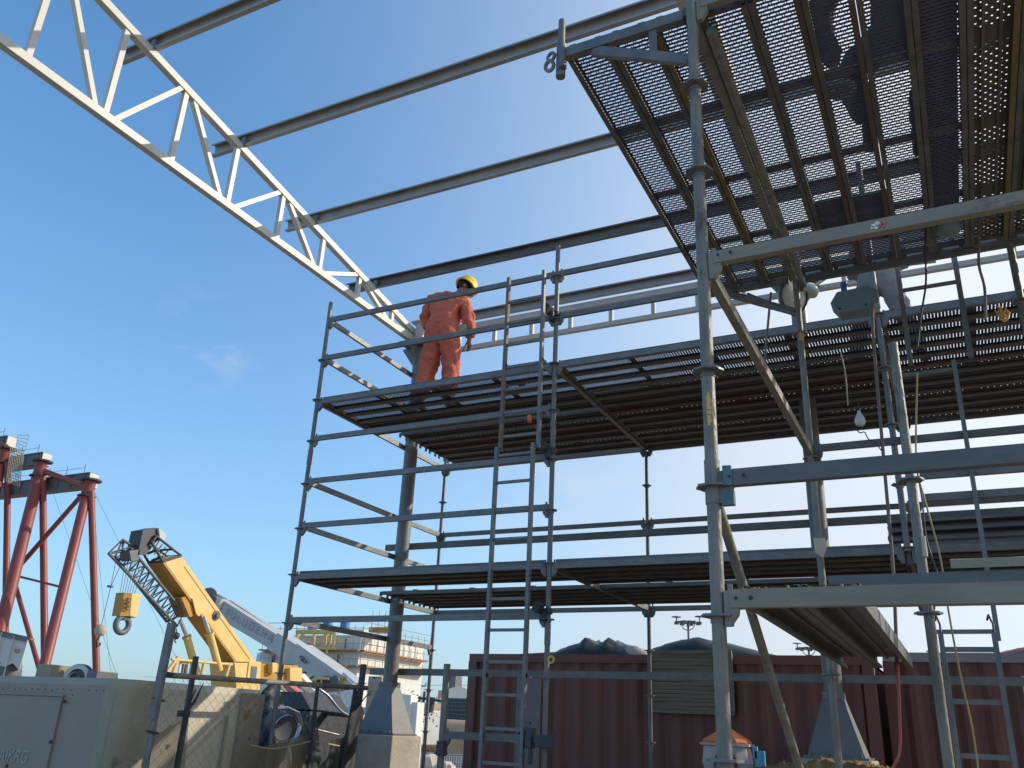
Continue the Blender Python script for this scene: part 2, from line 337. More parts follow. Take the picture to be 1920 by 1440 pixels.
def hook_plank(c0, c1, w, z, label, group, hooks=True, sheet='perf', rail='plank', name='steel_plank', h=.036, lip=.026):
    """steel plank from c0 to c1 (2D points of its axis ends)"""
    a, b = V((c0[0], c0[1], z)), V((c1[0], c1[1], z)); d = (b-a).normalized(); Lh = (b-a).length
    root = empty(name, a, label, 'plank', group)
    root.rotation_euler = (0, 0, math.atan2(d.y, d.x)-math.pi/2)
    me = MB(); me.quad((-w/2+.004, 0, 0), (w/2-.004, 0, 0), (w/2-.004, Lh, 0), (-w/2+.004, Lh, 0))
    def part(m, nm, mt):
        ob = m.build(nm, mt); ob.parent = root; ob.location = (0, 0, 0); return ob
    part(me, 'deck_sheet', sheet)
    rails = rail if isinstance(rail, tuple) else (rail, rail)
    for s, rm in zip((-1, 1), rails):
        rl = MB(); x = s*(w/2-.002)
        rl.box((x, Lh/2, -h/2+.001), (.004, Lh, h)); rl.box((x-s*lip*.54, Lh/2, -h+.001), (lip, Lh, .003)); rl.box((x-s*lip, Lh/2, -h+.008), (.003, Lh, .014))
        rl.box((x-s*.010, Lh/2, .0035), (.018, Lh, .003))
        part(rl, 'side_rail', rm)
    if sheet in ('solid', 'perfd'):
        for x in (-w*.17, w*.17):
            rb_ = MB(); rb_.box((x, Lh/2, -.008), (.016, Lh-.1, .012)); part(rb_, 'stiffening_rib', rails[0])
    for y, sg in ((.02, 1), (Lh-.02, -1)) if hooks else ():
        ed = MB(); ed.box((0, y, -.015), (w-.02, .03, .028))
        for x in (-w*.3, w*.3): ed.box((x, y-sg*.035, .0), (.035, .06, .012)); ed.box((x, y-sg*.06, -.02), (.035, .012, .05))
        part(ed, 'end_hook', rails[0])
    for k in range(1, int(Lh/.75)+1):
        ed = MB(); ed.box((0, k*.75, .010), (w-.03, .065, .014)); part(ed, 'stiffener', 'stiff')
    return root
def pick(i, tab): return tab.get(i, ('perf', 'plank'))

PW = .24
def run_x(x0, x1, ys, z, where, seed, solid=()):
    rnd = random.Random(seed)
    for j, y in enumerate(ys):
        sh = ('solid' if (j+seed) % 3 else 'perfd') if j in solid else 'perfw'
        rail = 'plankr' if rnd.random() < .08 else 'plank'
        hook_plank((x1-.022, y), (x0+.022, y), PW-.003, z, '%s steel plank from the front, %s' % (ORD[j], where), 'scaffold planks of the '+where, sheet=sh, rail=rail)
yA = [7.25+.16+.24*i for i in range(6)]
yB_ = [9.30+.24*i for i in range(4)]
zt = 5.035
run_x(-6.3, -3.3, yA[:5], zt, "upper deck's left bay", 1, (3, 4))
run_x(-6.05, -3.3, [8.70+.24*i for i in range(6)], zt, "rear strip of the upper deck's left bay", 2, range(6))
yall = [7.25+.16+.24*i for i in range(12)]
run_x(-3.3, -.28, yall, zt, "upper deck's middle bay", 3, range(3, 12))
run_x(-.28, 2.7, yall, zt, "upper deck's right bay", 4, range(5, 12))
zl = 3.035
run_x(-6.3, -3.3, yA[:3], zl, "lower deck's left bay", 5, (0, 1, 2))
run_x(-6.05, -3.3, [8.62+.24*i for i in range(5)], zl, "rear strip of the lower deck's left bay", 6, range(5))
run_x(-3.3, -.28, yA[:4], zl, "lower deck's middle bay", 7, (0, 1, 2, 3))
run_x(-3.3, -.28, [8.62+.24*i for i in range(5)], zl, "rear strip of the lower deck's middle bay", 8, range(5))
run_x(-.28, 2.7, yA[:4], zl, "lower deck's right bay", 9, (0, 1, 2))
run_x(-.28, 2.7, [8.62+.24*i for i in range(5)], zl, "rear strip of the lower deck's right bay", 10, range(5))
# toe boards along the deck fronts
for z, nm in ((5.0, 'upper'), (3.0, 'lower')):
    for i, w in enumerate(('left', 'middle', 'right')):
        mb = MB(); mb.beam((XS[i]+.05, YF+.035, z+.03), (XS[i+1]-.05, YF+.035, z+.03), .012, .085)
        tag(mb.build('edge_board', 'beamd' if z < 4 else 'plank', loc=(XS[i], YF, z)), 'long narrow steel edge strip along the front of the %s deck in the %s bay' % (nm, w), 'edge board')

# near scaffold ---------------------------------------------------
near = empty('scaffold', (-.3, 4.8, 0), 'near ringlock scaffold tower carrying the high perforated platform', 'scaffold')
NX, NY0, NY1 = -.807, 3.3226, 6.33
NR = 3.75
s1 = standard(near, NX, NY0, .12, 5.75, [0, 3, 4, 6, 7, 8, 9, 10], mt='galvn', r=.0272, rr=.068, joints=(2.55,))
standard(near, NX, NY1, .12, 4.98, [3, 5, 7, 8], mt='galvn', r=.0245)
st3 = standard(near, -.112, 4.2, .12, 3.42, [], mt='galvn', r=.0215)
for px, py in ((1697, 901), (1736, 1150)):
    q = at(px, py, 'Y', 4.2); mb = MB(); mb.disc((-.112, 4.2, q.z), .058, .009, 16, lobes=1); mb.build('rosette', 'galv', st3, loc=(-.112, 4.2, q.z))
standard(near, 2.2, NY0, .12, 5.75, rng(0, 10), mt='galvn', r=.0272)
standard(near, .68, NY1, .12, 4.98, [3, 5], mt='galvn')
standard(near, 2.2, NY1, .12, 5.75, rng(0, 10), mt='galvn')
mb = MB()
for x, y in ((NX, NY0), (NX, NY1), (-.112, 4.2), (2.2, NY0), (.68, NY1), (2.2, NY1)):
    mb.tube([(x, y, .01), (x, y, .3)], .017, 10); mb.box((x, y, .012), (.15, .15, .008)); mb.disc((x, y, .12), .05, .02, 8)
mb.build('base_jacks', 'galv', near)
ledger(near, (NX, NY0, L(2)), (2.2, NY0, L(2)), mt='beam', w=.04, h=.055, lift=0)
ledger(near, (NX, NY0, L(5)), (2.2, NY0, L(5)), mt='beam', w=.04, h=.058)
l7 = ledger(near, (NX, NY0, L(7)), (2.2, NY0, L(7)), mt='beamd', w=.04, h=.066)
l8 = ledger(near, (NX, NY0-.01, L(8)), (2.2, NY0-.01, L(8)), mt='beam', w=.04, h=.068, lift=.06)
for lg, z in ((l7, L(7)+.03), (l8, L(8)+.06), (None, L(5)+.03)):
    mb = MB(); mb.disc((NX+.13, NY0-.034, z), .0075, .003, 12, axis=(0, 1, 0)); mb.disc((NX+.075, NY0-.034, z), .006, .003, 12, axis=(0, 1, 0)); mb.build('bolt_hole', 'lettk', near)
mb = MB(); mb.box((NX+.065, NY0-.024, L(7)+.036), (.036, .012, .082)); mb.box((NX+.06, NY0, L(7)-.05), (.05, .03, .06))
mb.build('wedge_clamp', 'clampb', near, bevel=.004)
ledger(near, (NX, NY1, L(2)), (2.2, NY1, L(2)), mt='beamd', lift=-.03)
ledger(near, (NX, NY1, L(5)), (2.2, NY1, L(5)), mt='beamd', h=.05, lift=.07)
ledger(near, (-.16, NY1, 3.335), (2.2, NY1, 3.335), mt='galv', h=.05, lift=0, ends=(0, 1))
ledger(near, (-.16, NY1, 3.18), (2.2, NY1, 3.18), mt='galv', h=.05, lift=0, ends=(0, 1))
for k in (2, 5): ledger(near, (NX, NY0, L(k)), (NX, NY1, L(k)), name='transom', mt='beam', w=.04, h=.058, lift=(-.03 if k == 2 else .03))
for k in (2, 5, 8): ledger(near, (2.2, NY0, L(k)), (2.2, NY1, L(k)), name='transom', mt='beam', w=.04, h=.058, lift=(-.03 if k == 2 else .03))
# diagonal brace down from the near standard
mb = MB(); mb.tube([(NX+.005, 3.372, 2.47), (NX+.02, 5.0, 1.30), (NX+.02, NY1, .35)], .0205, 14); mb.build('diagonal_brace', 'galvn', near)
# outrigger brackets that carry the overhanging planks
def bracket(y, xo, xi, s1=1, tall=True):
    z = L(2)
    mb = MB()
    mb.beam((xi-.05, y, z-.01), (xo, y, z-.01), .04, .062)
    a = V((xo+.17, y, z-.05)); b = V((xi-.03, y, z-.30))
    mb.beam(a, b, .03, .056)
    if tall:
        mb.beam((xo+.50, y-.005, z+.03), (xo+.50, y-.005, z-.215), .012, .04, up=(1, 0, 0))
        mb.tube([(xo-.02, y, z-.12), (xo-.02, y, z+.07)], .026, 16); mb.tube([(xo-.02, y, z+.05), (xo-.02, y, z+.24)], .019, 16)
        mb.disc((xo-.02, y, z-.14), .026, .03, 12)
        mb.disc((xo-.07, y-.02, z-.015), .032, .012, 14, axis=(.3, 1, .1), hole=.016); mb.disc((xo-.078, y-.02, z-.075), .036, .012, 14, axis=(.2, 1, .3), hole=.018)
        mb.box((xo+.0, y-.02, z-.05), (.03, .04, .13))
    return mb.build('outrigger_bracket', 'galv', near)
bracket(NY0+.03, -1.52, NX)
bracket(NY1, -1.50, NX, tall=False)
mb = MB(); mb.tube([(-1.19, NY1, 4.95), (NX, NY1, 4.69)], .019, 10); mb.tube([(-1.0, NY1-.01, 4.93), (-1.16, NY1+.3, 4.35)], .010, 8); mb.build('bracket_stay', 'galv', near)
# paint marks on near tube and ledger
mb = MB()
for i, (dz, w) in enumerate(((.10, .010), (.085, .016), (.07, .018), (.055, .013), (.04, .017), (.02, .019), (.0, .015), (-.015, .018), (-.03, .010))):
    ang = R(-78)+random.uniform(-.12, .12)
    n_ = 5
    for k in range(n_):
        a0, a1 = ang-w/.0272/2+k*w/.0272/n_, ang-w/.0272/2+(k+1)*w/.0272/n_
        zz = 2.81+dz
        mb.quad(*[(NX+.0285*math.cos(q), NY0+.0285*math.sin(q), zz+e) for q, e in ((a0, 0), (a1, 0), (a1, .0155), (a0, .0155))])
mb.build('yellow_paint_mark', 'painty', near)
mb = MB()
for px, pz, rr, mi in ((-.10, 3.56, .010, 0), (-.085, 3.568, .009, 0), (-.092, 3.548, .008, 0), (-.107, 3.551, .007, 0), (-.072, 3.559, .008, 1), (-.062, 3.566, .009, 1), (-.066, 3.55, .008, 1)):
    mb.cur = mi; mb.disc((px, NY0-.0225, pz), rr, .002, 9, axis=(0, 1, 0))
mb.build('paint_mark', ['paintw', 'paintred'], near)

# high platform planks (run in Y)
tab = {2: ('perf', ('planky', 'plank')), 4: ('perf', ('plank', 'plankr')), 5: ('perf', ('plank', 'plankr')), 8: ('perfd', ('plank', 'planky')), 9: ('perfd', 'plank')}
for i in range(14):
    xc = -1.395+.243*i
    if xc > 2.2: break
    sh, ra = pick(i, tab)
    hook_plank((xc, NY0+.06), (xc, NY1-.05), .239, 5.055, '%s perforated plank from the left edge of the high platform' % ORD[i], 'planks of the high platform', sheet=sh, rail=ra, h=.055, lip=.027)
# inside tube beneath the platform
mb = MB(); mb.tube([(NX+.075, NY0+.08, 4.925), (NX+.06, NY1-.08, 4.925)], .027, 16)
tag(mb.build('scaffold_tube', 'galvn', loc=(NX, 4.8, 4.925)), 'loose round steel tube lying lengthways beneath the high platform planks', 'tube')
# low solid planks by the near standard (k8 level)
for i, xc in enumerate((-.615, -.403)):
    hook_plank((xc, NY0+.035), (xc, NY1-.05), .208, 2.14, '%s low solid walkway plank behind the bottom near ledger' % ('left' if i == 0 else 'right'), 'low walkway planks', sheet='solid', rail='beamd', h=.07, hooks=False)
mb = MB(); mb.beam((-.42, 3.52, 2.165), (2.1, 3.52, 2.165), .12, .05)
tag(mb.build('steel_plank', 'beamd', loc=(.5, 3.5, 2.16)), 'grey plank lying on top of the bottom near ledger', 'plank')
mb = MB(); mb.prof((.0, 3.50, 2.20), (2.0, 3.50, 2.20), [(-.05, .03), (-.04, .035), (.04, .035), (.05, .03)]); mb.prof((.0, 3.50, 2.20), (2.0, 3.50, 2.20), [(.05, .03), (.05, .0)])
tag(mb.build('angle_bar', 'stain', loc=(.5, 3.5, 2.2)), 'yellow green angle bar lying on the grey plank at the right', 'bar')
# boards and sheets lying on the high platform (dark patches from below)
for i, (x, y, w, l, rz) in enumerate(((.285, 4.75, .20, 2.7, .6), (.80, 4.7, .30, 2.6, -1), (-.30, 5.75, .50, .62, 4))):
    mb = MB(); mb.box((x, y, 5.075+.01*i), (w, l, .02), Matrix.Rotation(R(rz), 3, 'Z'))
    tag(mb.build('board', 'wood', loc=(x, y, 5.08)), ('narrow long timber board lying on the high platform right of the crouching person', 'wide long timber board lying on the high platform near the right edge', 'short square sheet of plywood lying at the far end of the high platform')[i], 'board')
# bundle on the lower deck at right
mb = MB()
for i in range(7): mb.beam((-.42+random.uniform(0, .06), 7.33+.05*(i % 3), 3.10+.0235*i), (2.2, 7.33+.05*(i % 3), 3.10+.0235*i), .12, .021)
tag(mb.build('ledger_bundle', 'beamd', loc=(.5, 7.4, 3.1)), 'bundle of spare flat steel bars stacked on the lower deck at right', 'steel bars')

# ladders ---------------------------------------------------------
def ladder(p0, p1, z0, z1, w, sp, label, mt='galv', mt2=None, hooks=True, first=.15, tilt=0, rd=.0):
    root = empty('ladder', ((p0[0]+p1[0])/2, p0[1], z0), label, 'ladder')
    for i, p in enumerate((p0, p1)):
        mb = MB(); mb.beam((p[0], p[1], z0), (p[0], p[1]+tilt, z1), w[0], w[1], up=(0, 1, 0))
        mb.build('stile', (mt2 if (i == 0 and mt2) else mt), root)
    z = z0+first
    while z < z1-.05:
        t = (z-z0)/(z1-z0)*tilt
        mb = MB(); mb.beam((p0[0], p0[1]+t, z), (p1[0], p1[1]+t, z), .022, .026); mb.build('rung', mt, root); z += sp
    if hooks:
        for p in (p0, p1):
            mb = MB(); mb.beam((p[0], p[1]-.012, z0+(z1-z0)*.48), (p[0], p[1]+.10, z0+(z1-z0)*.48), .03, .03); mb.build('hook', 'galv', root)
    return root
ladder((-3.75, 7.02), (-3.345, 7.02), 4.08, 5.99, (.03, .045), .245, 'upper steel ladder with one reddish stile hooked on the left scaffold', mt2='rusty')
ladder((-3.765, 6.98), (-3.38, 6.98), .1, 4.12, (.03, .045), .27, 'lower steel ladder standing below the reddish one beside the middle standard', mt='galv')
ladder((-.07, 6.55), (.33, 6.55), 4.25, 5.35, (.035, .05), .42, 'short ladder hanging under the high platform at the right', mt='galv', first=.62, hooks=False)
ladder((-.16, 6.28), (.205, 6.28), 2.24, 4.13, (.028, .045), 1.77, 'long hanging ladder frame beside the near right standard', mt='galv', first=.055, hooks=False)
ladder((-.098, 5.4), (.16, 5.4), .1, 2.19, (.026, .04), .265, 'bottom steel ladder with hooked top in front of the red container', mt='galv', hooks=False)
mb = MB()
for x in (-.098, .16):
    mb = MB(); mb.tube([(x, 5.4, 2.17), (x+.003, 5.42, 2.24), (x-.012, 5.45, 2.29), (x-.02, 5.5, 2.27)], .006, 8); mb.build('hook', 'dark', bpy.data.objects['ladder.004'])

# small post and clamp at left-middle
mb = MB(); mb.tube([(-4.17, 7.0, .05), (-4.17, 7.0, 2.12)], .031, 16); st = tag(mb.build('scaffold_post', 'galvn', loc=(-4.17, 7, 0)), 'short thick scaffold post with an open top left of the lower ladder', 'post')
mb = MB(); mb.disc((-4.17, 7.0, 1.38), .062, .01, 12); mb.box((-4.15, 6.97, 1.42), (.07, .07, .12)); mb.build('clamp', 'dark', st)
mb = MB(); mb.box((-3.16, 6.95, 1.52), (.14, .06, .10)); mb.box((-3.31, 6.99, 1.54), (.05, .1, .16)); mb.box((-3.3, 6.97, 1.4), (.025, .05, .12))
tag(mb.build('pipe_clamp', 'dark', loc=(-3.2, 7, 1.5), bevel=.006), 'dark swivel clamp joining the short beam to the middle standard', 'clamp')
for z, nm in ((5.60, 'upper'), (4.13, 'middle'), (2.62, 'lower')):
    mb = MB(); mb.box((-3.345, 7.13, z), (.06, .10, .09), Matrix.Rotation(R(35), 3, 'Y')); mb.box((-3.32, 7.19, z-.06), (.05, .06, .10)); mb.disc((-3.30, 7.24, z-.02), .045, .05, 12)
    tag(mb.build('pipe_clamp', 'dark', loc=(-3.3, 7.15, z), bevel=.006), '%s dark clamp tying the ladder to the middle standard' % nm, 'clamp')
mb = MB(); mb.disc((-3.17, 7.05, 2.17), .035, .012, 16, axis=(0, 1, .1), hole=.018)
tag(mb.build('tape_ring', 'painty', loc=(-3.17, 7.05, 2.17)), 'small orange yellow ring hanging beside the ladder', 'ring')
mb = MB(); mb.disc((-3.42, 6.96, 4.36), .04, .03, 16, axis=(1, .3, 0)); tag(mb.build('reflector', 'oran', loc=(-3.42, 6.96, 4.36)), 'small orange reflector disc between ladder and middle standard', 'reflector')

# ------------------------------------------------------------------ steel building frame
def column(x, y, label):
    root = empty('steel_column', (x, y, 1.48), label, 'column', None)
    mb = MB(); mb.tube([(x, y, 2.02), (x, y, 6.46)], .088, 28); mb.build('shaft', 'column', root)
    # flared base: four tapering plates around the tube
    mb = MB(); b, t = .25, .093
    sec = [(b, .22, 1.49), (.165, .155, 1.76), (t, t, 2.00), (t, t, 2.06)]
    vs = [(x+sx_*i, y+sy_*j, z) for i, j, z in sec for sx_, sy_ in ((-1, -1), (1, -1), (1, 1), (-1, 1))]
    mb.add(vs, [(k*4+q, k*4+(q+1) % 4, k*4+4+(q+1) % 4, k*4+4+q) for k in range(3) for q in range(4)]+[(3, 2, 1, 0), (12, 13, 14, 15)])
    mb.box((x, y, 1.487), (.56, .50, .02))
    for i in (-.22, -.07, .07, .22): mb.tube([(x+i, y-.245, 1.49), (x+i, y-.245, 1.53)], .010, 8)
    mb.build('flared_base', 'column', root)
    mb = MB()
    ang = [(-.30, 0), (-.10, -.28), (-.088, -.32), (.088, -.32), (.10, -.28), (.30, 0)]
    mb.prism([(x+i, y-.01, 6.48+j) for i, j in ang], (0, .02, 0)); mb.prism([(x-.01, y+i, 6.48+j) for i, j in ang], (.02, 0, 0))
    mb.box((x, y, 6.49), (.44, .44, .03)); mb.build('cap_plate', 'column', root)
    mb = MB(); mb.box((x+.0, y+.0, 6.66), (.12, .14, .34)); mb.box((x, y, 6.84), (.26, .22, .02)); mb.build('head_stub', 'white', root)
    p = MB(); p.box((x, y, .74), (.62, .62, 1.47)); tag(p.build('concrete_pedestal', 'concrete', loc=(x, y, 0), bevel=.015), 'square concrete pedestal under the '+label.split(' on ')[0], 'pedestal')
    return root
CX1, CX2, CY = -6.2, -1.15, 9.1
column(CX1, CY, 'left grey round steel column with flared foot on its block')
column(CX2, CY, 'right grey round steel column with flared foot on its block')
column(3.9, CY, 'far right grey round steel column outside the frame on its block')

def roof_truss(X, label):
    root = empty('roof_truss', (X, 9.4, 6.6), label, 'truss')
    zt = lambda y: 6.665+(9.45-y)*.1765
    zb = 6.605
    mb = MB(); mb.beam((X, 9.25, zb), (X, -1.5, zb), .075, .085); mb.build('bottom_chord', 'white', root, bevel=.005)
    mb = MB(); mb.beam((X, 9.47, zt(9.47)), (X, -1.5, zt(-1.5)), .075, .085, up=(0, 0, 1)); mb.build('top_chord', 'white', root, bevel=.005)
    for i in range(13):
        y = 8.555-.773*i
        if y < -1.4: break
        m = MB(); m.beam((X, y, zb+.03), (X, y, zt(y)-.03), .05, .055, up=(0, 1, 0)); m.build('web_bar', 'white', root)
        m = MB()
        if i % 2 == 0: a, b = (X, y+.10, zb+.03), (X, y+.70, zt(y+.70)-.04)       # bottom -> top going back
        else: a, b = (X, y+.66, zb+.03), (X, y+.11, zt(y+.11)-.04)
        m.beam(a, b, .05, .055, up=(1, 0, 0)); m.build('web_bar', 'white', root)
    m = MB(); m.prism([(X-.006, 9.42, 6.70), (X-.006, 9.0, 6.60), (X-.006, 8.75, 6.63), (X-.006, 8.95, 6.78)], (.012, 0, 0)); m.build('gusset_plate', 'white', root)
    return root
roof_truss(-6.35, 'white painted lattice roof truss crossing the sky from the upper left to the left column')
roof_truss(-1.22, 'second white lattice roof truss mostly hidden above the high platform')
def cpurlin(y, z, x0, x1, label, mt='purlin'):
    h, w, l = .14, .058, .018
    mb = MB()
    P = [(w-0, h/2-l), (w, h/2), (0, h/2), (0, -h/2), (w, -h/2), (w, -h/2+l)]
    P2 = [(i-w/2, j) for i, j in P]
    rot = R(-10)
    P3 = [(i*math.cos(rot)-j*math.sin(rot), i*math.sin(rot)+j*math.cos(rot)) for i, j in P2]
    mb.prof((x0, y, z), (x1, y, z), [(a, b) for a, b in P3])
    o = mb.build('roof_purlin', mt, loc=(x0, y, z))
    s = o.modifiers.new('t', 'SOLIDIFY'); s.thickness = .005
    mc = MB()
    for x in (-6.33, -1.2): mc.box((x, y-.02, z-.03), (.06, .012, .12))
    mc.build('cleat', 'galv', o)
    return tag(o, label, 'purlin', None)
for y, dz, lab, mt in ((4.22, .0, 'nearest long steel roof purlin crossing the top of the picture', 'purlin'), (5.53, .0, 'second long steel roof purlin ending behind the high platform corner', 'purlin'),
                       (6.82, .0, 'third long steel roof purlin, above the left scaffold', 'purlin'), (8.12, .0, 'fourth and darkest steel roof purlin, just above the worker in orange', 'beamd')):
    cpurlin(y, 6.665+(9.45-y)*.1765+.115, -6.80, 4.6, lab, mt)
# eave girder
eg = empty('eave_girder', (-3.7, 9.37, 6.6), 'long white lattice eave girder running right from the left column behind the worker', 'girder')
mb = MB(); mb.beam((-6.1, 9.37, 6.80), (4.2, 9.37, 6.80), .07, .075); mb.build('top_chord', 'white', eg)
mb = MB(); mb.prof((-6.45, 9.33, 6.935), (4.2, 9.33, 6.935), [(.055, .05), (.055, .07), (0, .07), (0, -.07), (.055, -.07), (.055, -.05)]); mb.build('eave_channel', 'purlin', eg)
mb = MB(); mb.beam((-6.1, 9.37, 6.475), (4.2, 9.37, 6.475), .06, .06); mb.build('bottom_chord', 'white', eg)
x = -5.75
while x < 4:
    mb = MB(); mb.beam((x, 9.37, 6.505), (x, 9.37, 6.765), .05, .05, up=(1, 0, 0)); mb.build('post', 'white', eg); x += .565
# wall girts bolted to the columns
for (x0, z, lab) in ((-6.55, 3.72, 'upper galvanised wall girt with a free left end, behind the scaffold'), (-6.60, 2.19, 'lower galvanised wall girt running in front of the red containers')):
    mb = MB(); mb.beam((x0, 9.25, z), (4.3, 9.25, z), .055, .075)
    g = tag(mb.build('wall_girt', 'beamd' if z > 3 else 'galv', loc=(x0, 9.25, z)), lab, 'girt')
# ------------------------------------------------------------------ setting
mb = MB(); S = 3000
mb.quad((-S, -S, 0), (S, -S, 0), (S, S, 0), (-S, S, 0)); tag(mb.build('ground', 'sand'), kind='structure')

def container(x0, x1, yf, top, label, rim='contred', nm='shipping_container'):
    root = empty(nm, ((x0+x1)/2, yf+1.2, 0), label, 'container')
    D = 2.44
    mb = MB()
    # corrugated front wall
    x = x0+.12; ph = .278; pts = []
    while x < x1-.12-ph*.5:
        pts += [(x, .045), (x+.072, .045), (x+.072+.068, 0), (x+.072+.068+.07, 0)]; x += ph
    pts.append((x1-.12, .045))
    for (a, b), (c, d) in zip(pts[:-1], pts[1:]):
        mb.quad((a, yf+b, .16), (c, yf+d, .16), (c, yf+d, top-.10), (a, yf+b, top-.10))
    mb.quad((x0+.02, yf+.1, .16), (x0+.02, yf+D, .16), (x0+.02, yf+D, top-.1), (x0+.02, yf+.1, top-.1))
    mb.quad((x1-.02, yf+.1, .16), (x1-.02, yf+D, .16), (x1-.02, yf+D, top-.1), (x1-.02, yf+.1, top-.1))
    mb.quad((x0, yf+D, .16), (x1, yf+D, .16), (x1, yf+D, top-.1), (x0, yf+D, top-.1))
    mb.build('corrugated_wall', 'contred', root)
    mb = MB(); mb.quad((x0+.05, yf+.05, top-.03), (x1-.05, yf+.05, top-.03), (x1-.05, yf+D, top-.03), (x0+.05, yf+D, top-.03)); mb.build('roof', 'contred', root)
    mb = MB()
    mb.box(((x0+x1)/2, yf+.03, top-.055), (x1-x0, .10, .11)); mb.box(((x0+x1)/2, yf+D, top-.055), (x1-x0, .10, .11))
    mb.build('top_rail', rim, root)
    mb = MB(); mb.box(((x0+x1)/2, yf+.03, .1), (x1-x0, .10, .16)); 
    for xx in (x0+.06, x1-.06):
        for yy in (yf+.035, yf+D-.03): mb.box((xx, yy, top/2-.02), (.13, .12, top-.17))
    mb.build('corner_posts', 'contred', root)
    return root
c1 = container(-6.47, -.98, 11.50, 2.60, 'faded red corrugated shipping container behind the scaffold, left of the right column')
c2 = container(-.90, 5.2, 11.95, 2.68, 'red corrugated container with a grey top rail at the far right', rim='contgrey')
mb = MB()
mb.quad(*[(x, 11.44, z) for x, z in ((-5.66, .05), (-5.28, .05), (-5.28, 2.36), (-5.66, 2.36))])
mb.quad((-5.66, 11.44, 2.36), (-5.28, 11.44, 2.36), (-5.28, 11.5, 2.38), (-5.66, 11.5, 2.38))
for i in range(9): mb.cur = 1; mb.disc((-5.62+random.random()*.3, 11.435, 1.5+random.random()*.2), .008+random.random()*.012, .004, 9, axis=(0, 1, 0))
M['plate'] = mat('dull plate', (.20, .17, .16), (.26, .225, .21), (.15, .10, .085), scale=3, rough=.7, thr=.6); mb.build('repair_plate', ['plate', 'lettk'], c1)
mb = MB(); mb.box((-5.25, 12.2, 2.64), (1.6, .5, .07), Matrix.Rotation(R(-3), 3, 'Y')); tag(mb.build('steel_sheet', 'contred', loc=(-5.2, 12.2, 2.6)), 'thin red sheet lying on top of the red container at its left end', 'sheet')
# window shutter of boards
root = empty('boarded_panel', (-3.17, 11.42, 1.9), 'grey weathered panel of horizontal wood boards fixed on the red container', 'panel')
mb = MB()
for i in range(14):
    mb.box((-3.18, 11.43, 1.945+.049*i), (1.02, .03, .044), Matrix.Rotation(R(random.uniform(-.5, .5)), 3, 'Y'))
mb.build('boards', 'wood', root)
mb = MB()
for x in (-3.71, -2.65): mb.box((x, 11.42, 2.26), (.05, .05, .70))
for z in (1.90, 2.63): mb.box((-3.18, 11.42, z), (1.1, .05, .04))
mb.build('frame', 'wood', root)

def heap(name, cx, cy, z0, rx, ry, h, mt, label, cat, peaks, seed, nx=46, ny=22, sharp=1., amp=1.):
    rnd = random.Random(seed); mb = MB(); mb.smooth = False
    vs = []
    for j in range(ny+1):
        for i in range(nx+1):
            u, v = i/nx*2-1, j/ny*2-1
            x, y = cx+u*rx, cy+v*ry
            e = min(1, 5*(1-abs(u)))*min(1, 3.5*(1-abs(v)))
            hh = 0
            for (pu, w, a) in peaks: hh = max(hh, a*max(0, 1-abs(u-pu)/w))
            hh += amp*(.16*noise.noise(V((x*1.7+seed, y*1.7, 0)))+.17*(.35-abs(noise.noise(V((x*3.1+seed, y*2.3+x, 1)))))*sharp+.13*(.3-abs(noise.noise(V((x*8-y*3, y*6, seed)))))*sharp+.04*noise.noise(V((x*11, y*11, seed))))+(.025*noise.noise(V((x*30, y*30, seed))) if amp < 1 else 0)
            vs.append((x, y, z0+max(0, hh)*h*e**.5))
    mb.add(vs, [(j*(nx+1)+i, j*(nx+1)+i+1, (j+1)*(nx+1)+i+1, (j+1)*(nx+1)+i) for j in range(ny) for i in range(nx)], True)
    return tag(mb.build(name, mt, loc=(cx, cy, z0)), label, cat)
heap('tarpaulin', -4.78, 12.55, 2.56, .80, .8, .36, 'tarp', 'crumpled dark green tarpaulin heap on the red container, left of the tall tarpaulin', 'tarpaulin', ((-.45, .7, .45), (-.1, .75, .85), (.35, .8, .75)), 3, nx=80, ny=44)
heap('tarpaulin', -4.30, 12.15, 2.56, .50, .35, .20, 'tarpl', 'pale dusty tarpaulin flap lying in front of the dark green heap', 'tarpaulin', ((-.3, .5, .7), (.4, .8, .9)), 5)
heap('tarpaulin', -2.85, 12.85, 2.56, 1.35, .9, .34, 'tarp', 'black tent shaped tarpaulin with ridges on the red container behind the near standard', 'tarpaulin', ((-.30, 1.1, 1.0), (.6, .4, .25)), 11, sharp=.3)
heap('tarpaulin', 1.0, 13.2, 2.66, .9, .7, .22, 'contred', 'low red brown hump lying on top of the far right container', 'tarpaulin', ((0, 1.2, 1.0),), 19, sharp=.3)

# spoil heap near the right column
root = heap('soil_mound', -1.0, 7.9, .02, 1.0, .8, 1.43, 'dirt', 'mound of orange brown soil at the foot of the right column', 'mound', ((-.1, 8.0, 1.0), (.1, 8, .99)), 23, nx=110, ny=70, amp=.22)
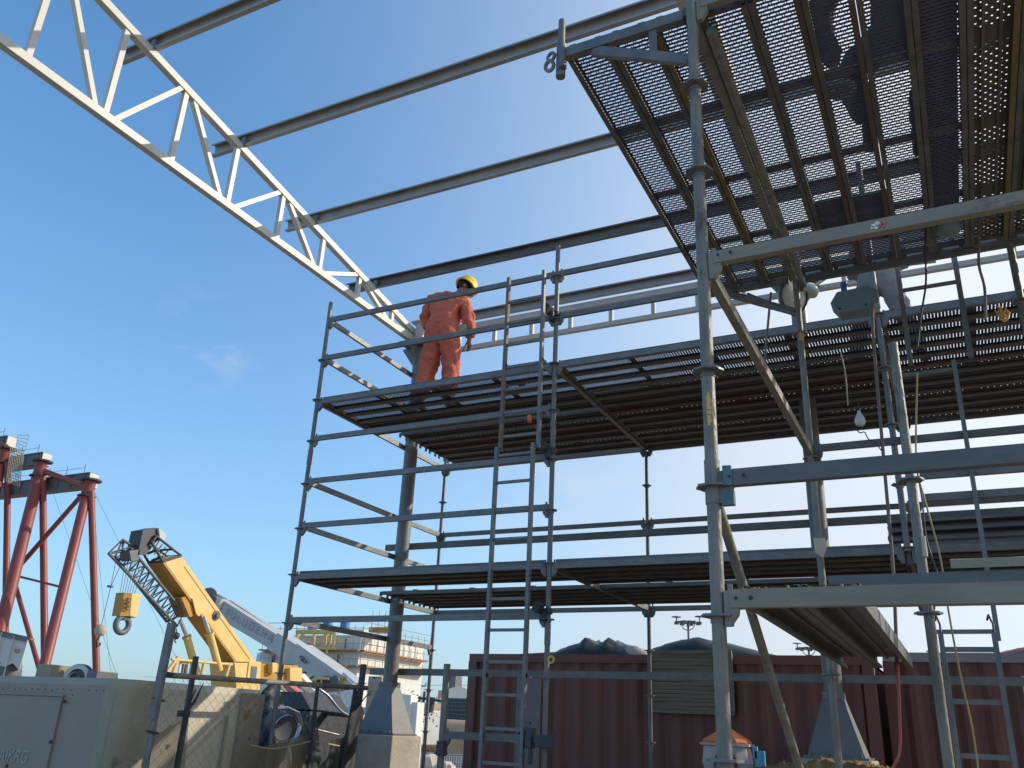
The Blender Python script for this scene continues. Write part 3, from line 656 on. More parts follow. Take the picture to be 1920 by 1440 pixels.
# kennel on crates
kn = empty('dog_kennel', (-2.55, 10.6, 1.2), 'plastic dog kennel with an orange roof standing against the red container', 'kennel')
mb = MB()
def lofty(c, sec, zs):
    n = len(sec[0]); vs = []
    for s_, z in zip(sec, zs): vs += [(c[0]+x, c[1]+y, z) for x, y in s_]
    return vs, [(k*n+i, k*n+(i+1) % n, (k+1)*n+(i+1) % n, (k+1)*n+i) for k in range(len(sec)-1) for i in range(n)]
oct_ = lambda a, b, c=.3: [(-a, -b*c), (-a*c, -b), (a*c, -b), (a, -b*c), (a, b*c), (a*c, b), (-a*c, b), (-a, b*c)]
KC = (-2.53, 10.55)
vs, fs = lofty(KC, [oct_(.05, .04), oct_(.23, .20, .62), oct_(.25, .22, .62), oct_(.25, .22, .62)], [1.715, 1.60, 1.575, 1.56]); mb.add(vs, fs); mb.quad(*vs[:8]); mb.build('roof', 'oran', kn)
mb = MB(); vs, fs = lofty(KC, [oct_(.275, .24, .62), oct_(.275, .24, .62), oct_(.235, .21, .62), oct_(.255, .225, .62), oct_(.22, .19, .62)], [1.56, 1.535, 1.52, 1.36, 1.20]); mb.add(vs, fs); mb.build('body', 'plastw', kn)
mb = MB(); mb.lathe((KC[0]+.03, KC[1]-.24, 1.345), [(.0, 0), (.135, 0), (.135, .02)], 24, axis=(0, 1, 0)); mb.build('opening', 'rusty', kn)
mb = MB(); mb.lathe((KC[0]+.05, KC[1]-.244, 1.32), [(.0, 0), (.085, 0), (.085, .004)], 24, axis=(0, 1, 0)); mb.build('dark_inside', 'lettk', kn)
mb = MB(); mb.box((-2.5, 10.6, .6), (.9, .7, 1.19)); 
for z in (.3, .6, .9): mb.box((-2.5, 10.24, z), (.92, .02, .03))
tag(mb.build('crate', 'black', loc=(-2.5, 10.6, 0)), 'dark crate that the orange roofed kennel stands on', 'crate')
mb = MB(); mb.box((-2.10, 10.2, 1.40), (.11, .05, .20)); mb.box((-2.145, 10.2, 1.48), (.05, .05, .12)); mb.box((-2.06, 10.2, 1.29), (.06, .05, .1)); mb.box((-2.13, 10.2, 1.26), (.06, .06, .14))
tag(mb.build('plastic_bracket', 'lblue', loc=(-2.17, 10.2, 1.19), bevel=.006), 'small light blue plastic piece standing right of the kennel', 'bracket')
heap('plastic_sheet', -1.72, 10.3, .9, .42, .4, .56, 'black', 'crumpled black plastic sheet between the blue piece and the soil mound', 'sheet', ((-.4, 1, .85), (.5, 1.2, 1.0)), 31, nx=30, ny=20)
# small fittings
q = at(1538, 1022, 'Y', 6.26); mb = MB(); mb.prism([(q.x-.045, q.y, q.z+.05), (q.x+.02, q.y, q.z+.05), (q.x+.03, q.y, q.z-.01), (q.x-.0, q.y, q.z-.085), (q.x-.04, q.y, q.z-.05)], (.01, .05, .01)); tag(mb.build('wedge_plate', 'stone', loc=q, bevel=.004), 'small pale bent plate on the rear standard in front of the right column', 'plate')
mb = MB(); z_ = at(1722, 1020, 'Y', 4.18).z; mb.tube([(-.095, 4.19, z_+.035), (-.095, 4.188, z_-.055)], .012, 10); tag(mb.build('splash_patch', 'stone', loc=(-.1, 4.19, z_)), 'pale cement splash on the near right tube', 'splash')
mb = MB(); rnd = random.Random(77)
for i in range(26):
    x_ = NX+.1+rnd.random()**1.5*1.0; c_ = V((x_, NY0-.012+rnd.uniform(-.01, .01), L(8)+.094+rnd.uniform(0, .003))); s__ = rnd.uniform(.003, .008); mb.lathe(c_, [(s__, -.003), (s__*.8, s__*.8), (0, s__)], 6, smooth=False)
tag(mb.build('debris_crumbs', 'dirt', loc=(NX+.4, NY0, L(8)+.09)), 'orange brown soil crumbs scattered along the top of the bottom near ledger', 'crumbs', kind='stuff')
# hanging cords
def cord(name, pts, r, mt, label, cat='cable', n=6):
    mb = MB(); P_ = [V(p) for p in pts]; Q = []
    for i in range(len(P_)-1):
        a, b, c, d = P_[max(i-1, 0)], P_[i], P_[i+1], P_[min(i+2, len(P_)-1)]
        for k in range(6):
            t = k/6; Q.append(.5*((2*b)+(c-a)*t+(2*a-5*b+4*c-d)*t*t+(3*b-a-3*c+d)*t**3))
    Q.append(P_[-1]); mb.tube(Q, r, n)
    return tag(mb.build(name, mt, loc=P_[0]), label, cat)
cord('hose', [at(1636, 560, 'Y', 6.0), at(1638, 640, 'Y', 6.0), at(1658, 873, 'Y', 6.0), at(1675, 1077, 'Y', 6.0), at(1682, 1250, 'Y', 6.0)], .011, 'rusty', 'thin dark hose hanging straight down left of the near right standard')
cord('hose', [at(1683, 1245, 'Y', 5.98), at(1687, 1340, 'Y', 5.98), at(1687, 1405, 'Y', 5.98), at(1675, 1438, 'Y', 5.98), at(1640, 1500, 'Y', 5.98)], .009, 'redcord', 'red hose hanging in front of the red container, curling at its end')
cord('cable', [at(1720, 700, 'Y', 4.6), at(1718, 862, 'Y', 4.6), at(1735, 940, 'Y', 4.6), at(1762, 1040, 'Y', 4.6), at(1776, 1132, 'Y', 4.6), at(1800, 1262, 'Y', 4.6), at(1822, 1360, 'Y', 4.6), at(1835, 1450, 'Y', 4.6)], .0045, 'ycord', 'thin yellow cable falling diagonally past the bottom ladder')
cord('cable', [at(1715, 862, 'Y', 5), at(1728, 930, 'Y', 5), at(1737, 1010, 'Y', 5), at(1758, 1075, 'Y', 5)], .0045, 'cable', 'thin black cable hanging between the two middle ledgers at right')
cord('cable', [at(1648, 870, 'Y', 5), at(1660, 884, 'Y', 5), at(1672, 887, 'Y', 5), at(1680, 880, 'Y', 5), at(1685, 868, 'Y', 5)], .004, 'cable', 'short drooping loop of black cable under the middle near ledger')
cord('cable', [at(1736, 380, 'Y', 5.9), at(1735, 460, 'Y', 5.9), at(1736, 530, 'Y', 5.9), at(1727, 590, 'Y', 5.9), at(1720, 650, 'Y', 5.9)], .007, 'cable', 'black cable hanging from the high platform left of the short ladder')
cord('cable', [at(1835, 400, 'Y', 5.9), at(1835, 465, 'Y', 5.9), at(1836, 500, 'Y', 5.9), at(1846, 540, 'Y', 5.9), at(1848, 600, 'Y', 5.9)], .009, 'rusty', 'brown hose hanging from the high platform right of the short ladder')
cord('cable', [at(1785, 472, 'Y', 5.9), at(1800, 470, 'Y', 5.9), at(1820, 465, 'Y', 5.9), at(1834, 468, 'Y', 5.9)], .006, 'cable', 'short black cable curving between the short ladder and the brown hose')
cord('cable', [at(1576, 660, 'Y', 5.5), at(1585, 700, 'Y', 5.5), at(1590, 760, 'Y', 5.5)], .004, 'rope', 'thin pale string dangling under the upper deck')
# dangling bulb
b = at(1612, 785, 'Y', 6.0)
mb = MB(); mb.lathe(b, [(0, .062), (.008, .06), (.016, .035), (.033, 0), (.036, -.02), (.028, -.045), (.012, -.055), (0, -.056)], 20); lb = tag(mb.build('light_bulb', 'lamp', loc=b), 'pale bulb shaped cover hanging on a wire below the upper deck', 'lamp')
cord('cable', [b+V((0, 0, .12)), b+V((.003, 0, .06))], .003, 'cable', 'short wire above the hanging pale bulb')
cord('cable', [b+V((-.04, 0, -.06)), b+V((-.01, 0, -.1)), b+V((.02, 0, -.10)), b+V((.04, 0, -.15)), b+V((.09, 0, -.20)), b+V((.12, 0, -.26))], .004, 'cable', 'tangled black wire below the hanging pale bulb')
# cabinet hung at the rear of the near tower
cb = V((-.385, 6.12, 4.65)); poly = [(-.165, .0), (-.11, .085), (.10, .095), (.17, .05), (.17, -.035), (.10, -.09), (-.11, -.085)]
mb = MB(); mb.prism([(cb.x+i, cb.y, cb.z+j) for i, j in poly], (0, .16, 0)); bx = tag(mb.build('control_box', 'boxblue', loc=cb, bevel=.008), 'blue grey eight sided metal box hung under the high platform', 'box')
mb = MB()
for i in (-.10, .08): mb.disc((cb.x+i, cb.y-.003, cb.z-.06), .009, .006, 8, axis=(0, 1, 0))
mb.build('bolts', 'dark', bx)
mb = MB(); mb.prism([(cb.x+i*.93, cb.y-.004, cb.z+j*.9) for i, j in poly], (0, .003, 0)); mb.build('cover_plate', 'boxblue', bx)
mb = MB(); mb.tube([cb+V((-.06, .08, .08)), cb+V((-.06, .08, .19))], .025, 14); tag(mb.build('bottle', 'blue', loc=cb+V((-.06, .08, .08))), 'small blue bottle standing on the blue grey box', 'bottle')
# floodlight
fl = at(1488, 556, 'Y', 6.45); ax = V((.75, -.55, -.25)).normalized()
lt = empty('floodlight', fl, 'round pale enamel floodlight behind the rear standard of the near tower', 'lamp')
mb = MB(); mb.lathe(fl, [(0, .10), (.05, .098), (.10, .075), (.125, .03), (.13, 0), (.118, -.01), (0, -.012)], 30, axis=-ax); mb.build('shade', 'lamp', lt)
mb = MB(); mb.lathe(fl, [(.135, -.018), (.14, .0), (.14, .02), (.13, .024)], 30, axis=-ax); mb.build('rim', 'dgrey', lt)
f2 = fl+V((.11, .12, .09)); mb = MB(); mb.lathe(f2, [(0, .06), (.05, .05), (.075, .01), (.07, -.03), (0, -.04)], 24, axis=(.3, .1, 1)); mb.build('housing', 'lamp', lt)
mb = MB(); mb.tube([fl+V((.05, .1, .05)), fl+V((.3, .1, .20)), V((.2, 6.45, 5.02))], .013, 10); mb.build('arm', 'chrome', lt)
# yellow ties
for q, r_, lab in ((at(1880, 588, 'Y', 6.20), .036, 'large knotted yellow strap on the rear ledger at the far right'), (at(1502, 630, 'Y', 6.27), .022, 'small yellow tie on the rear standard of the near tower')):
    mb = MB(); rnd = random.Random(3)
    for i in range(9):
        a = q+V((rnd.uniform(-.6, .6), -.02, rnd.uniform(-1.2, 1.2)))*r_; pts = [a+V((math.cos(t*1.26+i), .3*math.sin(t+i), 1.5*math.sin(t*1.26+i)))*r_*.55 for t in range(5)]
        mb.tube(pts, r_*.16, 6)
    tag(mb.build('strap', 'painty', loc=q), lab, 'strap')
# dark bag
q = at(1776, 418, 'Y', 5.95)
mb = MB(); mb.smooth = True
mb.lathe(q, [(0, .13), (.05, .12), (.075, .04), (.085, -.04), (.07, -.085), (.03, -.10), (0, -.10)], 14); 
tag(mb.build('bag', 'boxblue', loc=q), 'dark blue grey bag hung under the edge of the high platform', 'bag')
# ------------------------------------------------------------------ people
def skin_mesh(name, nodes, edges, mt, parent, root=0, sub=2, loc=V((0, 0, 0)), disp=0):
    me = bpy.data.meshes.new(name); me.from_pydata([tuple(V(n[0])-loc) for n in nodes], edges, []); me.materials.append(M[mt])
    ob = bpy.data.objects.new(name, me); COL.objects.link(ob)
    sk = ob.modifiers.new("skin", 'SKIN'); sk.use_smooth_shade = True
    bm = bmesh.new(); bm.from_mesh(me); ly = bm.verts.layers.skin.verify()
    bm.verts.ensure_lookup_table()
    for i, n in enumerate(nodes):
        r = n[1]; r = (r, r) if isinstance(r, (int, float)) else r
        bm.verts[i][ly].radius = r; bm.verts[i][ly].use_root = (i == root)
    bm.to_mesh(me); bm.free()
    s = ob.modifiers.new("sub", 'SUBSURF'); s.levels = sub; s.render_levels = sub
    if disp:
        t = bpy.data.textures.get('folds') or bpy.data.textures.new('folds', 'CLOUDS'); t.noise_scale = .07; t.noise_depth = 3
        d = ob.modifiers.new("folds", 'DISPLACE'); d.texture = t; d.strength = disp; d.mid_level = .5
    dg = bpy.context.evaluated_depsgraph_get(); ev = ob.evaluated_get(dg); m2 = bpy.data.meshes.new_from_object(ev)
    ob.modifiers.clear(); ob.data = m2
    for p in m2.polygons: p.use_smooth = True
    ob.parent = parent
    if parent is not None: ob.location = loc-parent.location
    else: ob.location = loc
    return ob
def person(loc, J, label, cloth, helmet=True, fat=1., hand_dir=((0, 0, -1), (0, 0, -1)), look=V((0, 1, 0)), boots='boot', s=1.):
    """J: joint positions (world). One continuous body with hands and head; clothing, boots, hair, helmet are children."""
    root = empty('person', loc, label, 'person')
    g = lambda k: V(J[k])
    nodes = []; edges = []; idx = {}
    def nd(k, p, r): idx[k] = len(nodes); nodes.append((p, r)); return idx[k]
    def ed(a, b): edges.append((idx[a], idx[b]))
    pel, chest, neck, head = g('pelvis'), g('chest'), g('neck'), g('head')
    nd('pelvis', pel, (.13*s, .10*s)); nd('waist', pel.lerp(chest, .5), (.12*s, .095*s)); ed('pelvis', 'waist')
    nd('chest', chest, (.15*s, .11*s)); ed('waist', 'chest'); nd('neck', neck, .055*s); ed('chest', 'neck')
    hd = (head-neck).normalized()
    lk = (look-hd*look.dot(hd)*.4).normalized(); side = lk.cross(V((0, 0, 1))).normalized()
    nd('jaw', head-hd*.06+lk*.012, .065*s); ed('neck', 'jaw'); nd('skull', head+hd*.03-lk*.01, .092*s); ed('jaw', 'skull'); nd('crown', head+hd*.09-lk*.01, .06*s); ed('skull', 'crown')
    nd('nose', head+lk*.118-hd*.012, .010); 
    nd('face', head+lk*.07-hd*.015, .045); ed('skull', 'face'); ed('face', 'nose')
    for sd in ('l', 'r'):
        sh, el, wr, hp, kn, an, to = (g(k+sd) for k in ('sh', 'el', 'wr', 'hp', 'kn', 'an', 'to'))
        nd('sh'+sd, sh, .06*s); ed('chest', 'sh'+sd); nd('el'+sd, el, .042*s); ed('sh'+sd, 'el'+sd); nd('wr'+sd, wr, .027*s); ed('el'+sd, 'wr'+sd)
        h = V(hand_dir[0 if sd == 'l' else 1]).normalized(); across = h.cross(V((.3, 1, .2))).normalized(); curl = h.cross(across).normalized()
        nd('pa'+sd, wr+h*.055, (.034, .018)); ed('wr'+sd, 'pa'+sd); nd('pb'+sd, wr+h*.085, (.036, .016)); ed('pa'+sd, 'pb'+sd)
        for k, (o_, l_) in enumerate(((-.027, .060), (-.009, .072), (.009, .068), (.027, .052))):
            a = wr+h*.105+across*o_; nd('f%d%s' % (k, sd), a, .0095); ed('pb'+sd, 'f%d%s' % (k, sd))
            nd('g%d%s' % (k, sd), a+h*l_*.5+curl*.010, .0088); ed('f%d%s' % (k, sd), 'g%d%s' % (k, sd))
            nd('h%d%s' % (k, sd), a+h*l_*.8+curl*.032, .008); ed('g%d%s' % (k, sd), 'h%d%s' % (k, sd))
        nd('t%s' % sd, wr+h*.05-across*.042+curl*.01, .011); ed('pa'+sd, 't'+sd); nd('u%s' % sd, wr+h*.085-across*.052+curl*.025, .009); ed('t'+sd, 'u'+sd)
        nd('hp'+sd, hp, .085*s); ed('pelvis', 'hp'+sd); nd('kn'+sd, kn, .055*s); ed('hp'+sd, 'kn'+sd)
        nd('an'+sd, an, .036*s); ed('kn'+sd, 'an'+sd); nd('to'+sd, to, .032); ed('an'+sd, 'to'+sd)
    skin_mesh('body', nodes, edges, 'skin', root, loc=V(loc))
    # coverall
    n2 = []; e2 = []; ix = {}
    def nd2(k, p, r): ix[k] = len(n2); n2.append((p, r))
    def ed2(a, b): e2.append((ix[a], ix[b]))
    s = s*fat; nd2('pelvis', pel, (.155*s, .13*s)); nd2('waist', pel.lerp(chest, .42), (.145*s, .125*s)); ed2('pelvis', 'waist'); nd2('chest', chest, (.185*s, .145*s)); ed2('waist', 'chest'); nd2('col', chest.lerp(neck, .8), (.085*s, .08*s)); ed2('chest', 'col')
    for sd in ('l', 'r'):
        sh, el, wr, hp, kn, an = (g(k+sd) for k in ('sh', 'el', 'wr', 'hp', 'kn', 'an'))
        nd2('sh'+sd, sh, .092*s); ed2('chest', 'sh'+sd); nd2('se'+sd, sh.lerp(el, .55), .078*s); ed2('sh'+sd, 'se'+sd); nd2('el'+sd, el, .072*s); ed2('se'+sd, 'el'+sd)
        nd2('ew'+sd, el.lerp(wr, .6), .062*s); ed2('el'+sd, 'ew'+sd); nd2('wr'+sd, el.lerp(wr, .97), .045*s); ed2('ew'+sd, 'wr'+sd)
        nd2('hp'+sd, hp, .125*s); ed2('pelvis', 'hp'+sd); nd2('hk'+sd, hp.lerp(kn, .5), .112*s); ed2('hp'+sd, 'hk'+sd); nd2('kn'+sd, kn, .096*s); ed2('hk'+sd, 'kn'+sd)
        nd2('ka'+sd, kn.lerp(an, .6), .092*s); ed2('kn'+sd, 'ka'+sd); nd2('an'+sd, kn.lerp(an, .97), .085*s); ed2('ka'+sd, 'an'+sd)
    skin_mesh('coverall', n2, e2, cloth, root, loc=V(loc), sub=3, disp=.062)
    for sd in ('l', 'r'):
        an, to = g('an'+sd), g('to'+sd); d = (to-an); d.z = 0; d.normalize()
        skin_mesh('boot', [(an+V((0, 0, .06)), .055), (an+V((0, 0, -.03)), .055), (an+d*.09+V((0, 0, -.045)), (.05, .04)), (an+d*.19+V((0, 0, -.055)), (.05, .032))], [(0, 1), (1, 2), (2, 3)], boots, root, loc=V(loc))
    mb = MB(); mb.lathe(head+hd*.035-lk*.022, [(0, .098), (.05, .088), (.085, .05), (.098, 0), (.094, -.05), (.06, -.085)], 20, axis=hd); hr = mb.build('hair', 'hair', root)
    # face details: eyes, mouth, ears
    mb = MB()
    for q in (-1, 1): mb.lathe(head+lk*.104+side*q*.032+hd*.008, [(0, .008), (.008, .004), (.009, 0)], 8, axis=lk)
    mb.beam(head+lk*.10-side*.022-hd*.055, head+lk*.10+side*.022-hd*.055, .008, .006); mb.build('eyes_and_mouth', 'lettk', root)
    mb = MB()
    for q in (-1, 1): mb.lathe(head+side*q*.098-hd*.005, [(0, .012), (.016, .01), (.026, 0), (.02, -.008)], 12, axis=side*q, sy=1.0)
    mb.build('ears', 'skin', root)
    if helmet:
        mb = MB(); c = head+hd*.055
        mb.lathe(c, [(0, .137), (.045, .132), (.09, .112), (.124, .07), (.138, .02), (.142, -.02), (.155, -.028), (.155, -.034), (.13, -.03)], 28, axis=hd)
        mb.prism([c+lk*(.12+.05*math.cos(t))-hd*.016+side*.10*math.sin(t) for t in [k*math.pi/6-math.pi/2 for k in range(7)]], hd*.006)
        mb.tube([c+lk*.105+hd*.068, c+lk*.05+hd*.115, c+hd*.13, c-lk*.05+hd*.117, c-lk*.10+hd*.075], .010, 8)
        h = mb.build('helmet', 'yellow', root)
        mb = MB(); mb.disc(c-hd*.03, .108, .022, 28, axis=hd, hole=.10); mb.build('headband', 'black', root)
    return root
# worker in orange (joints measured through the picture at their own depths)
a = at
zdk = 5.06
J = dict(pelvis=a(829, 622, 'Y', 8.02), chest=a(838, 571, 'Y', 8.12), neck=a(855, 556, 'Y', 8.27), head=a(871, 541, 'Y', 8.37),
         shl=a(812, 567, 'Y', 8.10), ell=a(797, 600, 'Y', 8.10), wrl=a(812, 626, 'Y', 8.28), shr=a(872, 574, 'Y', 8.20), elr=a(881, 606, 'Y', 8.14), wrr=a(880, 636, 'Y', 8.22),
         hpl=a(817, 634, 'Y', 8.02), hpr=a(842, 634, 'Y', 8.04))
pl, pr_ = a(790, 720, 'Y', 7.94), a(832, 722, 'Y', 7.98)
J['anl'] = V((pl.x-.02, 7.94, zdk+.09)); J['anr'] = V((pr_.x+.02, 8.02, zdk+.09))
J['knl'] = J['hpl'].lerp(J['anl'], .48)+V((-.02, .05, 0)); J['knr'] = J['hpr'].lerp(J['anr'], .48)+V((.03, .05, 0))
J['tol'] = J['anl']+V((-.02, .14, -.05)); J['tor'] = J['anr']+V((.06, .13, -.05))
w1 = person(J['pelvis']*1., J, 'worker in orange red coverall and yellow helmet standing on the upper deck, back turned', 'orange', fat=1.2, hand_dir=((.5, .3, -.6), (0, .15, -1)), look=V((.75, .55, -.35)))
w = w1
# belt pouch, tape and tool cords
p = a(868, 618, 'Y', 8.10)
mb = MB(); mb.box(p, (.10, .06, .13), Matrix.Rotation(R(12), 3, 'Y')); mb.box(p+V((-.09, 0, .02)), (.05, .05, .16), Matrix.Rotation(R(-8), 3, 'Y')); mb.build('tool_pouch', 'rope', w1, bevel=.012)
mb = MB(); mb.beam(a(856, 623, 'Y', 8.05), a(874, 620, 'Y', 8.10), .02, .022); tag(mb.build('tape_measure', 'yellow', loc=a(865, 621, 'Y', 8.08)), 'yellow tape held at the hip of the worker in orange', 'tape')
mb = MB(); mb.tube([a(878, 630, 'Y', 8.12), a(876, 640, 'Y', 8.12), a(871, 650, 'Y', 8.12), a(867, 660, 'Y', 8.12)], .006, 6); mb.build('tool_cord', 'black', w1)
mb = MB(); wc = V(J['pelvis']).lerp(V(J['chest']), .12); mb.lathe(wc, [(.165, -.012), (.172, 0), (.165, .012)], 30, axis=(V(J['chest'])-V(J['pelvis'])), sy=.78); mb.build('waist_seam', 'orange', w1)

# second worker: grey trousers, on the upper deck under the platform edge
def std_joints(x, y, z, ang, spread=.2, bend=0., arm=0.):
    fw = V((math.sin(ang), math.cos(ang), 0)); rt = V((fw.y, -fw.x, 0)); o = V((x, y, z))
    up = V((0, 0, 1)); P_ = lambda f, r_, u: o+fw*f+rt*r_+up*u
    j = dict(pelvis=P_(0, 0, .95), chest=P_(.10+bend*.3, 0, 1.30-bend*.1), neck=P_(.13+bend*.45, 0, 1.48-bend*.2), head=P_(.17+bend*.55, 0, 1.61-bend*.28))
    for s_, k in ((-1, 'l'), (1, 'r')):
        j['sh'+k] = P_(.10+bend*.3, s_*.19, 1.38-bend*.1); j['el'+k] = P_(.10+arm*.3+bend*.3, s_*.27, 1.10-bend*.1); j['wr'+k] = P_(.30+arm*.3+bend*.4, s_*.16, 1.18+arm*.15)
        j['hp'+k] = P_(0, s_*.10, .88); j['kn'+k] = P_(.05, s_*(.10+spread*.5), .48); j['an'+k] = P_(-.02, s_*(.10+spread), .09); j['to'+k] = P_(.12, s_*(.12+spread), .03)
    return j
j2 = std_joints(-.29, 8.45, zdk, R(10), spread=.20)
person(V((-.29, 8.45, zdk)), j2, 'worker in grey trousers, legs apart, on the upper deck behind the blue grey box', 'greycloth', hand_dir=((.3, 1, .2), (-.3, 1, .2)), look=V((.2, 1, -.1)))
# third worker: crouching on the high platform
zh = 5.075
x0, y0 = .13, 4.35
j3 = dict(pelvis=V((x0+.06, y0-.05, zh+.34)), chest=V((x0+.0, y0-.38, zh+.62)), neck=V((x0-.06, y0-.58, zh+.72)), head=V((x0-.08, y0-.72, zh+.74)),
          shl=V((x0-.22, y0-.42, zh+.62)), ell=V((x0-.40, y0-.25, zh+.40)), wrl=V((x0-.36, y0-.08, zh+.14)), shr=V((x0+.20, y0-.42, zh+.60)), elr=V((x0+.36, y0-.55, zh+.40)), wrr=V((x0+.32, y0-.75, zh+.15)),
          hpl=V((x0-.06, y0, zh+.30)), knl=V((x0-.30, y0+.22, zh+.36)), anl=V((x0-.22, y0+.46, zh+.09)), tol=V((x0-.24, y0+.62, zh+.03)),
          hpr=V((x0+.18, y0, zh+.30)), knr=V((x0+.16, y0+.30, zh+.30)), anr=V((x0+.05, y0+.62, zh+.09)), tor=V((x0+.04, y0+.78, zh+.03)))
person(V((x0, y0, zh)), j3, 'person in dark clothes crouching on the high perforated platform, seen from below', 'darkcloth', hand_dir=((-.1, .2, -1), (0, -.3, -1)), look=V((0, -1, -.4)))
# glove and cloth near the crouching person
mb = MB(); mb.smooth = True; mb.lathe((x0-.34, y0-.02, zh+.03), [(0, .03), (.07, .02), (.09, 0), (.05, -.01), (0, -.012)], 12); tag(mb.build('glove', 'rope', loc=(x0-.34, y0, zh+.02)), 'tan work glove on the high platform by the crouching person', 'glove')

# ------------------------------------------------------------------ left yard: generator cabinet, fence, clutter
gen = empty('generator_cabinet', (-8.4, 6.5, 0), 'big dusty beige metal generator cabinet at the lower left behind the fence', 'cabinet')
GX, GY, GZ = -6.50, 5.5, 1.86
mb = MB(); W, D, rr = 4.2, 1.75, .20
ol = [(GX-W, GY)]+[(GX-rr+rr*math.sin(t), GY+rr-rr*math.cos(t)) for t in [R(10*k) for k in range(10)]]+[(GX, GY+.42), (GX, GY+D), (GX-W, GY+D)]
n = len(ol)
mb.add([(x, y, .25) for x, y in ol]+[(x, y, GZ-.06) for x, y in ol]+[(x*1.0+(.04 if x > GX-.5 else 0)*-1, y+(.05 if y < GY+.3 else 0), GZ) for x, y in ol],
       [(k, (k+1) % n, n+(k+1) % n, n+k) for k in range(n)]+[(n+k, n+(k+1) % n, 2*n+(k+1) % n, 2*n+k) for k in range(n)]+[tuple(range(2*n, 3*n))])
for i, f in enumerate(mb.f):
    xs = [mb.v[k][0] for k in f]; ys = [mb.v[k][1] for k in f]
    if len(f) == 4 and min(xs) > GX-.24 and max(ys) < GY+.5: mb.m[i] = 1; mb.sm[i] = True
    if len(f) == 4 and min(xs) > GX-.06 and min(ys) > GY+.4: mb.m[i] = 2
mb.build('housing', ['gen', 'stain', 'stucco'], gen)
mb = MB(); mb.box((GX-W/2, GY+D/2, .13), (W-.2, D-.2, .24)); mb.build('skid', 'dark', gen)
mb = MB(); mb.box((-7.86, GY-.012, 1.06), (1.30, .02, 1.26)); dr = mb.build('door', 'gen', gen, bevel=.004)
mb = MB(); mb.box((-7.86, GY-.026, 1.706), (1.34, .012, .022)); mb.build('drip_rail', 'gen', dr)
mb = MB()
for (px, py) in ((121, 1315), (95, 1391), (13, 1436)): q = at(px, py, 'Y', GY-.024); mb.disc(q, .016, .010, 10, axis=(0, 1, 0))
mb.build('latches', 'lettk', dr)
mb = MB(); rnd = random.Random(5)
for px, py in ((5, 1291), (15, 1290), (27, 1292), (38, 1291), (48, 1292), (60, 1291), (72, 1292), (85, 1292), (97, 1294), (107, 1292), (119, 1292), (133, 1294), (167, 1294), (181, 1295), (194, 1295), (208, 1296), (229, 1297), (136, 1303), (214, 1306), (232, 1370), (206, 1340), (199, 1371), (196, 1390), (245, 1284)):
    q = at(px, py, 'Y', GY-.003)
    if q.x < GX-.2: mb.disc(q, .0048, .004, 8, axis=(0, 1, 0))
mb.build('rivets', 'lettk', gen)
mb = MB(); mb.beam(at(216, 1300, 'Y', GY-.001), at(216, 1300, 'Y', GY-.001)-V((0, 0, 1.2)), .004, .004); mb.build('panel_seam', 'lettd', gen)
# side pilaster, pipe and stain
mb = MB(); mb.box((GX+.02, GY+D-.16, 1.04), (.06, .30, 1.56)); mb.build('side_pilaster', 'gen', gen)
mb = MB(); mb.tube([(GX+.03, GY+1.28, 1.60), (GX+.03, GY+1.28, .3)], .012, 8); mb.tube([(GX+.03, GY+1.28, 1.66), (GX+.03, GY+1.25, 1.74), (GX+.03, GY+1.33, 1.73)], .006, 6); mb.build('conduit', 'stain', gen)
mb = MB()
for (y, z, r_) in ((GY+1.52, 1.62, .05), (GY+.62, 1.32, .02), (GY+1.6, 1.40, .015), (GY+1.63, 1.44, .012)):
    mb = MB(); mb.disc((GX+.052 if y > GY+1.4 else GX+.003, y, z), r_, .004, 12, axis=(1, 0, 0)); mb.build('stain_spot', 'dirt', gen)
def text(s, loc, size, mt, parent, label=None, rot=(R(90), 0, 0), ext=.002, sx=1., shear=0.):
    cu = bpy.data.curves.new('lettering', 'FONT'); cu.body = s; cu.size = size; cu.extrude = ext; cu.shear = shear
    ob = bpy.data.objects.new('lettering', cu); COL.objects.link(ob)
    me = bpy.data.meshes.new_from_object(ob.evaluated_get(bpy.context.evaluated_depsgraph_get())); bpy.data.objects.remove(ob)
    ob = bpy.data.objects.new('lettering', me); COL.objects.link(ob); me.materials.append(M[mt])
    ob.parent = parent; ob.location = V(loc)-parent.location; ob.rotation_euler = rot; ob.scale = (sx, 1, 1)
    return ob
text('& AIKRG', at(-22, 1425, 'Y', GY-.026), .150, 'lettr', gen, sx=.92, shear=.12)
# things on the roof of the cabinet
q = at(145, 1268, 'Y', 7.0)
mb = MB(); mb.disc(q+V((0, 0, -.02)), .155, .012, 36, axis=(.5, -1, .05), hole=.10); mb.disc(q+V((.012, .03, -.02)), .155, .012, 36, axis=(.5, -1, .05)); mb.disc(q+V((-.01, -.02, -.02)), .062, .03, 28, axis=(.5, -1, .05), hole=.05)
o = tag(mb.build('cable_reel', 'dgrey', loc=q), 'round cable reel standing on edge on the roof of the beige cabinet', 'reel')
mb = MB(); mb.disc(q+V((-.015, -.03, -.02)), .064, .006, 28, axis=(.5, -1, .05), hole=.054); mb.disc(q+V((.0, -.012, -.02)), .15, .006, 36, axis=(.5, -1, .05), hole=.10); mb.build('rim', 'lamp', o)
for (px, w_, h_, lab) in ((100, .24, .13, 'pale grey box on the roof of the beige cabinet, left of the cable reel'), (192, .16, .07, 'small grey box on the roof of the beige cabinet, right of the cable reel')):
    q = at(px, 1266, 'Y', 6.9); mb = MB(); mb.box((q.x, q.y, GZ+h_/2+.03), (w_, .28, h_+.06)); tag(mb.build('metal_box', 'gen' if w_ > .2 else 'dgrey', loc=q, bevel=.006), lab, 'box')

